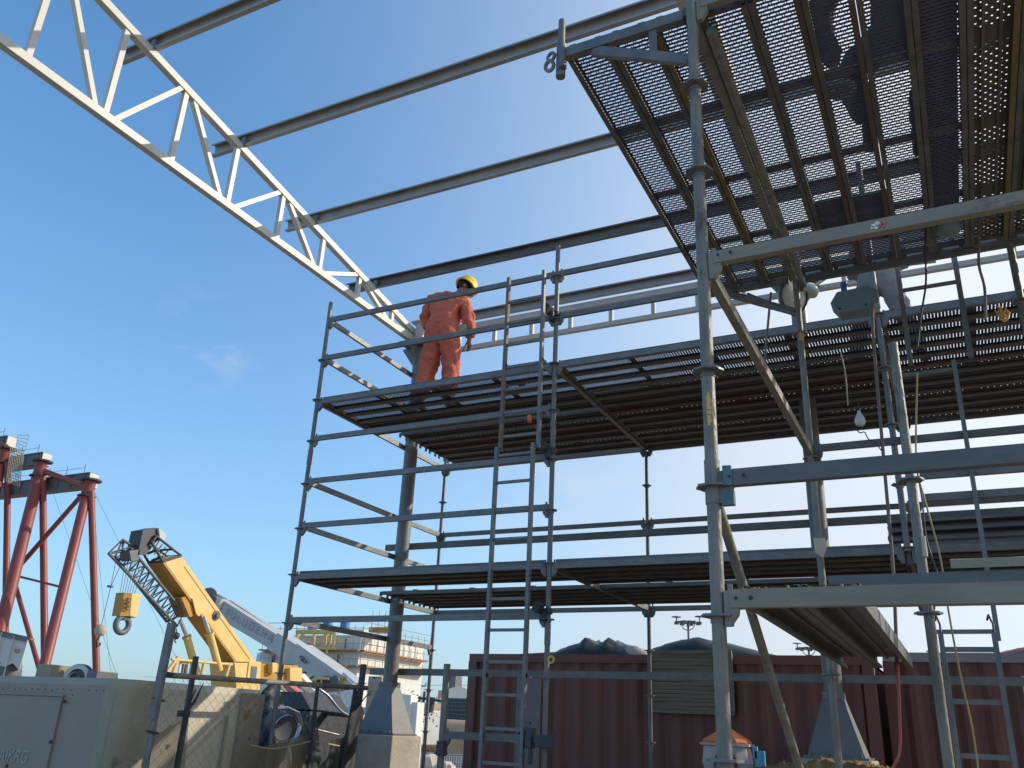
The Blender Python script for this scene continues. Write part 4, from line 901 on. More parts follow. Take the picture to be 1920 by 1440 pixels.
# chain link fence along X = -6
FX = -6.0
fe = empty('chain_link_fence', (FX, 6.9, 0), 'worn chain link fence with a rusty top pipe between the cabinet and the left column', 'fence')
mb = MB(); mb.tube([(FX, 5.50, 1.895), (FX, 7.0, 1.925), (FX, 8.36, 1.955)], .024, 14); tp = mb.build('top_pipe', 'beam', fe)
mb = MB(); mb.tube([(FX, 7.55, 1.936), (FX, 8.36, 1.955)], .0255, 14); mb.build('pipe_sleeve', 'dgrey', tp)
mb = MB(); mb.tube([(FX, 5.44, .0), (FX, 5.46, 1.85)], .03, 14); mb.build('post', 'galv', fe)
mb = MB(); mb.prof((FX+.02, 5.42, 1.55), (FX+.02, 5.44, 2.31), [(-.035, .02), (-.035, -.02), (.035, -.02), (.035, .02)], up=(0, 1, 0)); mb.build('angle_post', 'galv', fe)
mb = MB(); mb.beam((FX+.01, 5.78, .0), (FX, 5.79, 2.07), .035, .035, up=(0, 1, 0)); mb.build('post', 'dark', fe)
mb = MB(); mb.beam((FX, 7.52, .0), (FX, 7.50, 1.92), .028, .028, up=(0, 1, 0)); mb.build('post', 'dark', fe)
mb = MB(); mb.beam((FX, 8.16, .0), (FX, 8.26, 2.20), .05, .05, up=(0, 1, 0)); mb.build('post', 'dark', fe)
# wires
mb = MB(); py_, pz_, zz0, zz1 = .052, .050, .95, 1.90
k = 0; y = 5.52
while y < 8.2:
    pts = []
    for i in range(int((zz1-zz0)/pz_)+1):
        yy = y+(py_*1.04 if (i+k) % 2 else -py_*.04); z = zz1-i*pz_
        if 7.0 < y < 7.5 and z < 1.30+.1*math.sin(y*9): break
        wob = .012*math.sin(y*5+z*7)
        pts.append((FX+.003*(1 if i % 2 else -1)+.02*math.sin(y*2.3+z*4), yy+wob, z+.010*math.sin(y*6+z*3)))
    if len(pts) > 1: mb.tube(pts, .0016, 4, cap=False)
    y += py_; k += 1
mb.build('wire_mesh', 'galv', fe)
mb = MB(); rnd = random.Random(9)
for i in range(26):
    z = rnd.uniform(1.1, 1.85); y = 5.38+rnd.uniform(-.10, .06)-(1.8-z)*.06; pts = [V((FX+rnd.uniform(-.05, .03), y, z))]
    for k in range(4): pts.append(pts[-1]+V((rnd.uniform(-.02, .02), rnd.uniform(-.045, .05), rnd.uniform(-.05, .03))))
    mb.tube(pts, .0016, 4, cap=False)
tag(mb.build('loose_wire_ends', 'rope', fe), kind='stuff')
mb = MB()
for (y, z) in ((5.46, 1.70), (5.46, 1.45), (5.5, 1.9), (5.52, 1.91)): mb.disc((FX, y, z), .042, .02, 10, axis=(.2, .1, 1)); mb.tube([(FX, y-.07, z+.01), (FX+.03, y, z), (FX, y+.07, z-.01)], .008, 6)
mb.build('wire_ties', 'dark', fe)
# branch like rag on the second post
q = V((FX+.02, 5.74, 1.60)); mb = MB(); mb.tube([q, q+V((0, .10, .10)), q+V((0, .17, .26))], .022, 8, r2=.003); mb.tube([q+V((0, .02, .0)), q+V((0, .09, .20))], .013, 6, r2=.004); mb.disc(q, .055, .05, 9, axis=(0, 0, 1)); tag(mb.build('rag', 'black', loc=q), 'black knotted rag tied to the dark fence post', 'rag')
# shade nets
def netp(pts, label, mt='net', nm='shade_net', sag=.02):
    mb = MB(); nu, nv = 16, 14; a_, b_, c_2, d_ = (V(p) for p in pts)
    vs = []
    for j in range(nv+1):
        for i in range(nu+1):
            u, v = i/nu, j/nv; p = a_*(1-u)*(1-v)+b_*u*(1-v)+c_2*u*v+d_*(1-u)*v
            p = p+V((sag*math.sin(u*9+v*3)+sag*.6*math.sin(u*23), 0, 0)); vs.append(p)
    mb.add(vs, [(j*(nu+1)+i, j*(nu+1)+i+1, (j+1)*(nu+1)+i+1, (j+1)*(nu+1)+i) for j in range(nv) for i in range(nu)], True)
    o = mb.build(nm, mt); o.rotation_euler = (0, 0, 0)
    return tag(o, label, 'net')
# nets lie in the YZ plane -> own material with Y/Z mapping
def netmat(nm, c1, c2, p, s):
    m = holes(nm, c1, c2, p, p, s, s, dots=False, stagger=True, metal=0, rough=.95)
    n = m.node_tree.nodes; sp = [x for x in n if x.type == 'SEPXYZ'][0]; l = m.node_tree.links
    for lk in list(l):
        if lk.from_node == sp and lk.from_socket.name == 'X': to = lk.to_socket; l.remove(lk); l.new(sp.outputs[2], to)
    return m
M['net'] = netmat('tan shade net weave', (.17, .14, .085), (.26, .22, .14), .011, .30)
M['netd'] = netmat('dark shade net weave', (.035, .04, .032), (.07, .075, .06), .010, .26)
M['netgr'] = netmat('green shade net weave', (.05, .085, .07), (.10, .13, .10), .010, .22)
netp([(FX-.03, 5.50, 1.42), (FX-.03, 5.86, 1.58), (FX-.03, 5.98, .9), (FX-.03, 5.45, .9)], 'tan shade net torn at the top, left of the sunlit wall panel', sag=.015)
netp([(FX-.06, 6.78, 1.33), (FX-.06, 7.52, 1.46), (FX-.06, 7.60, .9), (FX-.06, 6.75, .9)], 'brownish shade net below the chain link, left of the thin fence bar', 'net')
netp([(FX-.08, 7.45, 1.62), (FX-.08, 7.62, 1.66), (FX-.08, 8.0, .9), (FX-.08, 7.35, .9)], 'green shade net hanging right of the thin fence bar', 'netgr')
netp([(FX-.02, 7.85, 1.40), (FX-.02, 8.10, 1.45), (FX-.02, 8.1, .9), (FX-.02, 7.72, .9)], 'rounded dark shade net beside the end post', 'netd')
mb = MB()
pts = [(FX+.0, 8.12, 1.97), (FX+.02, 8.22, 1.80), (FX+.0, 8.33, 1.70), (FX+.01, 8.30, 1.60), (FX, 8.22, 1.45), (FX+.01, 8.20, 1.25), (FX, 8.16, .9), (FX, 7.98, .9), (FX, 8.04, 1.35), (FX, 8.09, 1.7)]
mb.prism(pts, (.02, 0, 0)); tag(mb.build('dark_net', 'black', loc=(FX, 8.15, 1.5)), 'folded black net bundled around the fence end post', 'net')
cord('rope', [(FX+.03, 6.62, 1.36), (FX+.03, 6.9, 1.33), (FX+.03, 7.2, 1.36), (FX+.03, 7.45, 1.40)], .006, 'rope', 'tan rope tied across the fence below the ring of the drum', 'rope')
mb = MB(); mb.beam((FX+.03, 7.55, 1.40), (FX+.03, 7.93, 1.36), .02, .012); tag(mb.build('strap', 'rope', loc=(FX, 7.7, 1.38)), 'tan strap across the green net', 'strap')
cord('wire', [(FX+.04, 8.15, 1.72), (FX+.04, 8.3, 1.86), (FX+.04, 8.42, 1.93)], .006, 'cable', 'black wire end sticking out right of the fence end post')
# junk behind the fence: drum, bent tube, dark tyre like roll
jx = -6.75
dn = empty('drum', (jx, 7.95, 1.45), 'grey drum with a bright ring lying behind the chain link fence', 'drum')
ax = V((.85, -.35, -.25))
mb = MB(); mb.lathe((jx, 7.97, 1.55), [(.0, .0), (.17, .0), (.185, .01), (.185, -.35), (.17, -.36), (0, -.36)], 30, axis=ax); mb.v = [tuple(V((jx, 7.97, 1.50))+(V(v)-V((jx, 7.97, 1.55)))*.72) for v in mb.v]; mb.build('shell', 'dgrey', dn)
mb = MB(); mb.disc(V((jx, 7.97, 1.50))+ax.normalized()*.01, .146, .016, 34, axis=ax, hole=.134); mb.build('ring', 'chrome', dn)
mb = MB(); pts = [V((-6.4, 7.30, 1.68)), V((-6.4, 7.55, 1.70)), V((-6.4, 7.72, 1.66)), V((-6.4, 7.80, 1.56)), V((-6.4, 7.76, 1.43)), V((-6.4, 7.66, 1.34))]; mb.tube(pts, .022, 12); tag(mb.build('bent_tube', 'chrome', loc=pts[0]), 'bent bright metal tube behind the left part of the fence', 'tube')
heap('tyre_pile', -7.4, 8.4, .5, .7, .5, 1.35, 'black', 'dark heap of rubber and scrap behind the chain link fence', 'scrap', ((-.2, 1.1, 1.0), (.5, .8, .8)), 41, nx=40, ny=30)
cord('handrail', [(-7.1, 8.75, 1.98), (-7.05, 9.0, 1.90), (-7.0, 9.25, 1.72), (-7.0, 9.5, 1.66)], .016, 'chrome', 'curved bright rail behind the fence near the left column', 'rail', 10)
cord('handrail', [(-7.2, 8.3, 1.60), (-7.15, 8.8, 1.52), (-7.1, 9.4, 1.44)], .012, 'chrome', 'long bright bar sloping down behind the fence', 'rail', 10)
mb = MB(); mb.box((-7.9, 9.6, 1.70), (1.7, .12, .05), Matrix.Rotation(R(2), 3, 'Y')); tag(mb.build('steel_beam', 'black', loc=(-7.9, 9.6, 1.7)), 'black horizontal bar behind the fence', 'bar')
mb = MB(); mb.prism([(-8.75, 9.3, 1.72), (-8.3, 9.3, 1.92), (-7.7, 9.3, 1.93), (-7.5, 9.3, 1.72)], (0, .8, 0)); mb.prism([(-8.75, 9.29, .6), (-7.5, 9.29, .6), (-7.5, 9.29, 1.7), (-8.75, 9.29, 1.7)], (0, .85, 0)); tag(mb.build('machine_hood', 'dark', loc=(-8.2, 9.5, 1)), 'dark rounded machine hood behind the chain link fence', 'machine')
mb = MB()
for i in range(7): mb.box((-8.4+.2*i, 10.5, .9), (.12, .3, 1.0+.1*(i % 3)), Matrix.Rotation(R(12*(i % 3)-9), 3, 'Y'))
tag(mb.build('scrap_panels', 'boxblue', loc=(-7.9, 10.5, .5)), 'blue grey scrap panels leaning together behind the fence', 'scrap')

# ------------------------------------------------------------------ far yard
# red tripod supports with grey box girders
YT = 50.
def T(x, y, dy=0.): return at(x, y, 'Y', YT+dy)
def down(p, q, zmin=0.):
    """extend segment p->q to the ground"""
    d = q-p
    return q if q.z <= zmin else p+d*((zmin-p.z)/d.z)
def tripod(label, head, legs, extra=()):
    h = T(*head); root = empty('tripod_support', (h.x, h.y, 0), label, 'support')
    mb = MB(); mb.tube([h+V((-.25, 0, -1.6)), h+V((0, 0, .3))], .5, 16); mb.build('head', 'red', root); mb = MB(); mb.disc(h+V((0, 0, .35)), .95, .15, 8); mb.disc(h+V((-.1, 0, -1.1)), .8, .12, 8); mb.build('flanges', 'dark', root)
    for (x0, y0, x1, y1, r, dy0, dy1) in legs:
        r *= .92
        a_, b_ = T(x0, y0, dy0), T(x1, y1, dy1); b_ = down(a_, b_)
        mb = MB(); mb.tube([a_, b_], r, 20)
        mb.build('leg', 'red', root)
    for (x0, y0, x1, y1, r, dy0, dy1) in extra:
        mb = MB(); mb.tube([T(x0, y0, dy0), T(x1, y1, dy1)], r, 12); mb.build('brace', 'red', root)
    return root
tripod('right red tubular tripod support under the lowest grey girder', (169, 908), ((171, 922, 181, 1262, .32, 0, 2), (163, 924, 80, 1262, .46, 0, -3)),
       ((152, 930, 36, 1062, .22, .5, 0), (112, 1100, 32, 1080, .10, 0, 0)))
tripod('middle red tubular tripod support, tallest leg standing upright', (78, 872), ((80, 890, 84, 1262, .33, 0, 2), (73, 893, 0, 1182, .56, 0, -3), (26, 1088, 76, 1262, .22, 0, 0)),
       ((84, 884, 164, 914, .27, 0, 0),))
tripod('left red tubular tripod support cut by the picture edge', (10, 848), ((15, 868, 10, 1190, .32, 0, 2), (2, 870, -70, 1150, .6, 0, -3)), ((-40, 815, 12, 838, .26, 0, 0),))
def girder(pxr, pyt, h, Ln, dy, label, pads=True):
    p = T(pxr, pyt, dy); root = empty('box_girder', (p.x, p.y, p.z-h), label, 'girder')
    mb = MB(); mb.box((p.x-Ln/2, p.y, p.z-h/2), (Ln, 1.0, h)); mb.build('web', 'dgrey', root)
    mb = MB(); mb.box((p.x+.02, p.y, p.z-h/2), (.04, .98, h-.1)); mb.build('painted_lit_end', 'white', root)  # sunlit end face of the grey girder, its brightness painted as white
    mb = MB()
    for k in range(int(Ln/1.8)): mb.box((p.x-.6-1.8*k, p.y-.53, p.z-h/2), (.08, .08, h))
    mb.box((p.x-Ln/2, p.y-.53, p.z-.05), (Ln, .12, .1)); mb.box((p.x-Ln/2, p.y-.53, p.z-h+.05), (Ln, .12, .1)); mb.build('stiffeners', 'dgrey', root)
    mb = MB()
    for k in range(5): mb.tube([(p.x-1-2.5*k, p.y-.4, p.z), (p.x-1-2.5*k, p.y-.4, p.z+.9)], .03, 6)
    mb.tube([(p.x-1, p.y-.4, p.z+.55), (p.x-11, p.y-.4, p.z+.55)], .02, 6); mb.build('railing', 'dgrey', root)
girder(178, 888, 1.35, 15, 1.2, 'lowest grey steel box girder, resting on the right red tripod')
girder(90, 850, 1.25, 12, 1.2, 'middle grey steel box girder, resting on the middle red tripod')
girder(24, 819, 1.1, 10, 1.2, 'highest grey steel box girder at the left edge')
q0 = T(36, 858, -1)
mb = MB(); vs = [T(20, 838, -1), T(45, 846, -1), T(36, 912, -1), T(12, 902, -1)]
for i in range(9):
    t = i/8; mb.tube([vs[0].lerp(vs[1], t), vs[3].lerp(vs[2], t)], .035, 5)
for i in range(14):
    t = i/13; mb.tube([vs[0].lerp(vs[3], t), vs[1].lerp(vs[2], t)], .035, 5)
w = [T(31, 835, -1), T(34, 816, -1), T(55, 816, -1), T(47, 846, -1)]
for i in range(5): t = i/4; mb.tube([w[0].lerp(w[1], t), w[3].lerp(w[2], t)], .03, 5)
mb.tube([w[0], w[1]], .03, 5); mb.tube([w[3], w[2]], .03, 5)
tag(mb.build('access_cage', 'rope', loc=q0), 'rusty wire access cage hanging from the highest girder', 'cage')
for i, (x0, y0, x1, y1, lab) in enumerate(((178, 925, 235, 1040, 'thin stay wire running down right from the right red tripod'), (178, 980, 200, 1190, 'thin stay wire close beside the right red tripod leg'), (100, 925, 168, 1120, 'thin stay wire between the middle and right red tripods'))):
    mb = MB(); a_, b_ = T(x0, y0), T(x1, y1); mb.tube([a_, down(a_, b_, 1)], .018, 4); tag(mb.build('stay_wire', 'dgrey', loc=a_), lab, 'wire')
# white hopper
hp = at(52, 1192, 'Y', 14); root = empty('hopper', hp, 'white tapered steel hopper with a brown lid and red mark at the left edge', 'hopper')
def HX(x, y, d=0): return at(x, y, 'Y', 14+d)
mb = MB(); f = [HX(-45, 1178), HX(52, 1198), HX(35, 1255), HX(24, 1243), HX(10, 1250), HX(-45, 1240)]
rd_ = (HX(25, 1220)-CAM); rd_.z = 0; rd_.normalize(); mb.prism(f, rd_*1.2); mb.build('body', 'white', root)
mb = MB(); mb.beam(HX(-45, 1173)+rd_*.6, HX(63, 1196)+rd_*.6, .10, .03); mb.prism([HX(-45, 1172), HX(58, 1195), HX(58, 1197), HX(-45, 1174)], rd_*1.3); mb.build('lid', 'rust', root)
mb = MB(); mb.beam(HX(-45, 1180, -.02), HX(52, 1200, -.02), .02, .10); mb.build('rim_band', 'dgrey', root)
mb = MB()
for a_, b_ in (((27, 1192), (6, 1268)), ((52, 1200), (36, 1255)), ((3, 1186), (-12, 1268))): mb.tube([HX(*a_, d=-.04), HX(*b_, d=-.04)], .014, 8)
mb.build('struts', 'white', root)
mb = MB()
for i in range(3):
    for j, (x0, x1) in enumerate(((27.5, 31), (33, 36.5))): mb.beam(HX(x0, 1217.5+i*2.8, -.01), HX(x1, 1217.8+i*2.8, -.01), .008, .012)
for x in (27.7, 30.6, 33.2, 36.2): mb.beam(HX(x, 1217, -.012), HX(x-.4, 1224, -.012), .008, .008, up=(1, 0, 0))
mb.build('red_mark', 'paintred', root)
mb = MB(); mb.lathe(HX(16, 1262, .3), [(0, .35), (.25, .3), (.3, 0), (.3, -.5)], 16, axis=(.2, -.2, 1)); mb.build('outlet', 'dgrey', root)

# yellow telescopic crane
XC = -25.
def C(x, y, d=0.): return at(x, y, 'X', XC)+V((d, 0, 0))
cr = empty('mobile_crane', (XC, 28, 0), 'yellow telescopic mobile crane with raised boom and hanging hook block', 'crane')
W_ = .78
up0, up1, lo0, lo1 = C(340, 1041), C(481, 1243), C(307, 1053), C(443, 1241)
mb = MB(); ext = lambda p, q, t: p+(q-p)*t
side = [lo0, up0, up1, lo1]
mb.prism(side, (-W_, 0, 0)); bo = mb.build('boom', 'crane', cr, bevel=.03)
nn = (up0-lo0).normalized(); mb = MB(); mb.prism([lo0-nn*.004, lo1-nn*.004, lo1-nn*.06, lo0-nn*.06], (-W_, 0, 0)); mb.build('boom_shade_slab', 'craneo', bo)  # thin slab over the boom's bottom face, shade painted in as darker orange
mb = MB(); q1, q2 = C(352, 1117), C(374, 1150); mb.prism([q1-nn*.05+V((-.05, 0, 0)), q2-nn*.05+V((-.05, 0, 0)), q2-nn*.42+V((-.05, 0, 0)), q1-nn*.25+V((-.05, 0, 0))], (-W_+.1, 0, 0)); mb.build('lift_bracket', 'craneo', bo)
mb = MB(); mb.beam(C(345, 1062, .012), C(468, 1236, .012), .006, .02); mb.build('seam', 'craneo', bo)
mb = MB(); mb.disc(C(405, 1154, .06), .10, .16, 12, axis=(1, 0, 0)); mb.disc(C(405, 1154, .02), .18, .05, 14, axis=(1, 0, 0)); mb.build('pivot', 'dgrey', bo)
mb = MB()
for i in range(5): mb.tube([C(300+9*i, 1030+13*i, -.05), C(303+9*i, 1036+13*i, -.7)], .05, 8)
mb.prism([C(272, 994, -.1), C(297, 989, -.1), C(300, 1012, -.1), C(278, 1040, -.1), C(262, 1040, -.1)], (-.6, 0, 0)); mb.build('head_sheaves', 'dark', cr)
mb = MB(); mb.prism([C(298, 990, .0), C(312, 1002, .0), C(308, 1014, 0), C(300, 1010, 0)], (-.5, 0, 0)); mb.build('sheave_guard', 'lgrey', cr); mb = MB(); mb.prism([C(247, 1032, -.1), C(266, 1030, -.1), C(264, 1050, -.1), C(250, 1052, -.1)], (-.5, 0, 0)); mb.build('winch_box', 'dgrey', cr)
mb = MB()
fr = [C(285, 1018), C(293, 1005), C(324, 1030), C(340, 1042), C(305, 1053)]
for i in range(5): mb.tube([fr[i], fr[(i+1) % 5]], .045, 8); mb.tube([fr[i]+V((-.7, 0, 0)), fr[(i+1) % 5]+V((-.7, 0, 0))], .045, 8); mb.tube([fr[i], fr[i]+V((-.7, 0, 0))], .04, 6)
for i in range(6): t = i/5; mb.tube([fr[1].lerp(fr[2], t)+V((-.2, 0, 0)), fr[0].lerp(fr[4], t)+V((-.2, 0, 0))], .02, 5)
mb.build('tip_frame', 'dark', cr)
# lattice jib folded under the boom
mb = MB()
j0a, j0b = C(223, 1036, -.5), C(351, 1174, -.5); j1a, j1b = C(245, 1013, -.3), C(356, 1148, -.3); j2a, j2b = C(256, 1040, -1.1), C(354, 1165, -1.1)
for p_, q_ in ((j0a, j0b), (j1a.lerp(j1b, .1), j1b), (j2a, j2b)): mb.tube([p_, q_], .055, 8)
for i in range(12):
    t0, t1 = i/12, (i+1)/12
    for (p0, p1), (q0, q1) in (((j0a, j0b), (j1a, j1b)), ((j0a, j0b), (j2a, j2b)), ((j1a, j1b), (j2a, j2b))):
        mb.tube([p0.lerp(p1, t0), q0.lerp(q1, t1)], .025, 5); mb.tube([p0.lerp(p1, t1), q0.lerp(q1, t1)], .02, 5)
for k in ((223, 1036), (236, 1042), (250, 1040)): mb.tube([C(245, 1011, -.4), C(*k, d=-.5)], .03, 5)
mb.tube([C(223, 1036, -.5), C(268, 1030, -.5)], .05, 6); mb.tube([C(245, 1011, -.4), C(285, 1035, -.4)], .05, 6)
mb.build('lattice_jib', 'dgrey', cr)
mb = MB()
for i in range(7): mb.tube([C(247+5.5*i, 1050+i*1.5, -.3), C(236+4.6*i, 1114, -.3)], .012, 4)
mb.build('hoist_ropes', 'dgrey', cr)
mb = MB(); bl = [C(236, 1112), C(266, 1115), C(255, 1158), C(229, 1154)]
mb.prism([C(247, 1112), C(266, 1116), C(256, 1159), C(243, 1155)], (-.45, 0, 0)); mb.build('hook_block', 'crane', cr, bevel=.03)
mb = MB(); mb.prism([C(237, 1111, -.1), C(247, 1112, -.02), C(243, 1155, -.02), C(229, 1155, -.1)], (-.4, 0, 0)); mb.build('hook_block_shade_half', 'craneo', cr)  # shaded left half of the block, its shade painted in as darker orange
mb = MB()
for i in range(3):
    mb.beam(C(238.5-.9*i, 1122+8*i, .0), C(243-.9*i, 1123+8*i, .02), .03, .03); mb.beam(C(237.8-.9*i, 1127+8*i, .0), C(242.5-.9*i, 1128+8*i, .02), .03, .03); mb.beam(C(239-.9*i, 1121+8*i, .01), C(237.8-.9*i, 1127+8*i, .01), .03, .03, up=(1, 0, 0))
mb.build('lettering', 'lettk', cr)
mb = MB(); mb.tube([C(241, 1155, -.2), C(240, 1163, -.2)], .09, 10); hc = C(237, 1171, -.2); mb.tube([hc+V((0, .26*math.sin(t), .26*math.cos(t))) for t in [k*2*math.pi/16 for k in range(17)]], .10, 10); mb.build('hook', 'dgrey', cr)
mb = MB(); mb.tube([C(233, 1050, -.4), C(223, 1100, -.4)], .012, 4); mb.tube([C(243, 1056, -.4), C(223, 1100, -.4), C(205, 1175, -.4)], .014, 4); mb.disc(C(222, 1099, -.4), .10, .06, 10); mb.build('whip_rope', 'dgrey', cr)
mb = MB(); bp = C(204, 1182, -.4); mb.lathe(bp, [(0, .20), (.14, .15), (.20, 0), (.14, -.15), (0, -.20)], 16); mb.build('overhaul_ball', 'rope', cr)
mb = MB(); mb.tube([bp+V((0, 0, -.2)), bp+V((0, -.05, -.36)), bp+V((0, .0, -.52)), bp+V((0, .09, -.46)), bp+V((0, .09, -.38))], .035, 8); mb.build('small_hook', 'dark', cr)
for i, (a_, b_, c3) in enumerate((((351, 1163), (363, 1193), (382, 1262)), ((372, 1155), (383, 1187), (402, 1257)))):
    d = -.35 if i == 0 else .25
    mb = MB(); mb.tube([C(*a_, d=d), C(*b_, d=d)], .07, 12); mb.build('cylinder_rod', 'chrome', cr)
    mb = MB(); mb.tube([C(*b_, d=d), C(*c3, d=d)], .14, 18); mb.tube([C(*b_, d=d), C(*b_, d=d)+(C(*c3, d=d)-C(*b_, d=d))*.05], .17, 18); mb.build('cylinder_barrel', 'crane', cr)
mb = MB(); mb.prism([C(359, 1122, .05), C(377, 1149, .05), C(371, 1156, .05), C(366, 1150, .05)], (-.06, 0, 0)); mb.build('lug', 'crane', bo)
mb = MB(); mb.tube([C(350, 1178, -.5), C(349, 1190, -.5)], .02, 5); mb.lathe(C(349, 1192, -.5), [(0, .14), (.12, .08), (.14, 0), (.1, -.1), (0, -.14)], 12); mb.tube([C(349, 1195, -.5), C(346, 1202, -.5), C(349, 1205, -.5)], .025, 6); mb.build('spare_hook_ball', 'dark', cr)
# turret and carrier
mb = MB(); mb.prism([C(436, 1243, .1), C(484, 1243, .1), C(484, 1300, .1), C(440, 1300, .1)], (-1.3, 0, 0)); mb.prism([C(462, 1240, .14), C(485, 1241, .14), C(483, 1274, .14), C(458, 1274, .14)], (-.05, 0, 0)); mb.build('turret', 'crane', cr, bevel=.02)
mb = MB(); mb.prism([C(466, 1249, .16), C(477, 1250, .16), C(474, 1274, .16), C(464, 1273, .16)], (-.02, 0, 0)); mb.build('turret_window', 'dgrey', cr)
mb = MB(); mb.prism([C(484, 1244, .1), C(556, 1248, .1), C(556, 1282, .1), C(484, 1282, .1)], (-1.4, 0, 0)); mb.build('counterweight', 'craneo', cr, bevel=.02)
mb = MB(); mb.prism([C(498, 1242, .35), C(508, 1243, .35), C(507, 1262, .35), C(498, 1262, .35)], (-.3, 0, 0)); mb.build('counterweight_block', 'crane', cr, bevel=.02); mb = MB(); mb.prism([C(533, 1252, .3), C(556, 1252, .3), C(556, 1282, .3), C(533, 1282, .3)], (-.3, 0, 0)); mb.build('counterweight_block', 'crane', cr, bevel=.02)
cb0 = C(470, 1290); mb = MB(); mb.box((XC-.6, cb0.y+3.6, 1.4), (2.4, 8, 1.0)); mb.build('carrier', 'crane', cr, bevel=.04)
for k in range(4):
    for sx_ in (-1, 1):
        mb = MB(); mb.disc((XC-.6+sx_*1.2, cb0.y+.6+k*2.0, .65), .62, .4, 24, axis=(1, 0, 0)); mb.build('wheel', 'black', cr)
mb = MB()
for a_, b_ in (((310, 1236), (424, 1246)), ((312, 1262), (322, 1235)), ((351, 1236), (345, 1265)), ((372, 1240), (366, 1266)), ((420, 1243), (412, 1268)), ((300, 1262), (322, 1232))): mb.tube([C(*a_, d=.3), C(*b_, d=.3)], .065 if a_[0] != 310 else .05, 8)
mb.build('deck_railing', 'crane', cr)
mb = MB(); mb.prism([C(331, 1238, .2), C(346, 1240, .2), C(343, 1264, .2), C(327, 1264, .2)], (-.05, 0, 0)); sg = mb.build('sign_board', 'lamp', cr)
mb = MB(); mb.prism([C(332, 1238, .24), C(346, 1240, .24), C(345, 1245, .24), C(331, 1244, .24)], (-.03, 0, 0)); mb.build('sign_header', 'crane', sg)
mb = MB()
for (x, y) in ((334, 1248), (339, 1249), (333, 1254), (338, 1255), (332, 1260), (337, 1260.5)): mb.beam(C(x, y, .22), C(x+2.6, y+.3, .22), .02, .10)
mb.build('sign_characters', 'lettk', sg)

# white/grey second crane boom
def B(x, y, d=0.): return at(x, y, 'Y', 38+d)
wc = empty('truck_crane', (-30, 38, 0), 'grey white telescopic truck crane with lettered boom sloping down to the right', 'crane')
secs = [((413, 1122), (404, 1156), (522, 1192), (504, 1216)), ((520, 1186), (502, 1218), (560, 1212), (546, 1244)), ((556, 1206), (543, 1243), (660, 1279), (628, 1290))]
for i, (a_, b_, c3, d_) in enumerate(secs):
    mb = MB(); mb.prism([B(*a_, d=-.1*i), B(*c3, d=-.1*i), B(*d_, d=-.1*i), B(*b_, d=-.1*i)], (.15, .9+.15*i, 0)); mb.build('boom_section', 'lgrey' if i < 1 else 'rigwhite' if 0 else 'lgrey', wc, bevel=.02)
mb = MB(); mb.prism([B(388, 1110, .1), B(405, 1119, .1), B(412, 1135, .1), B(404, 1150, .1), B(396, 1128, .1)], (.1, .8, 0)); mb.tube([B(392, 1116), B(392, 1116, 1)], .45, 12); mb.build('boom_head', 'dgrey', wc)
mb = MB(); mb.tube([B(413, 1124, -.1), B(405, 1150, -.1)], .22, 10); mb.build('head_collar', 'white', wc)
ang = math.atan2((B(504, 1216)-B(404, 1156)).z, (B(504, 1216)-B(404, 1156)).x)
text('F U L U D E H A', B(421, 1153, -.15), .62, 'lettd', wc, rot=(R(90), -ang, 0), sx=.95)
mb = MB(); rnd = random.Random(2)
for i in range(5):
    for j in range(4):
        if (i+j) % 4 == 3 or (i > 3 and j < 1): continue
        q = B(566+3.0*i-1.4*j+8*(j < 0), 1236+1.9*i-3.6*j+3, -.35); mb.disc(q, .05-.004*i, .03, 6, axis=(0, 1, 0))
mb.build('dotted_emblem', 'lettk', wc)
mb = MB(); mb.prism([B(570, 1283, -.5), B(600, 1270, -.5), B(612, 1268, -.5), B(618, 1290, -.5), B(570, 1296, -.5)], (.2, 1.5, 0)); mb.build('cab', 'dark', wc)
mb = MB(); mb.tube([B(570, 1281, -.6), B(600, 1272, -.6), B(617, 1273, -.6)], .07, 6)
for x in (592, 603): mb.tube([B(x, 1273, -.6), B(x, 1292, -.6)], .05, 6)
mb.build('cab_frame', 'crane', wc)
mb = MB(); mb.tube([B(643, 1264, -.6), B(664, 1283, -.6)], .12, 8); mb.build('ram', 'chrome', wc); mb = MB(); mb.tube([B(648, 1268, -.7), B(634, 1292, -.7)], .10, 8); mb.build('hose_rail', 'craneo', wc)
mb = MB(); mb.disc(B(628, 1277, -.4), .28, .1, 14, axis=(0, 1, 0)); mb.build('pivot', 'dgrey', wc)
mb = MB(); q = B(620, 1300); mb.box((q.x, 39, 1.5), (11, 2.6, 1.6)); mb.box((q.x-4.5, 39, 1.9), (2.2, 2.5, 2.2)); mb.build('carrier', 'lgrey', wc, bevel=.05)
for k in range(4):
    mb = MB(); mb.disc((q.x-4+k*2.6, 37.7, .6), .58, .4, 22, axis=(0, 1, 0)); mb.build('wheel', 'black', wc)
mb = MB(); mb.tube([B(430, 1125, .5), B(640, 1265, .5)], .02, 4); mb.build('hoist_rope', 'dgrey', wc)
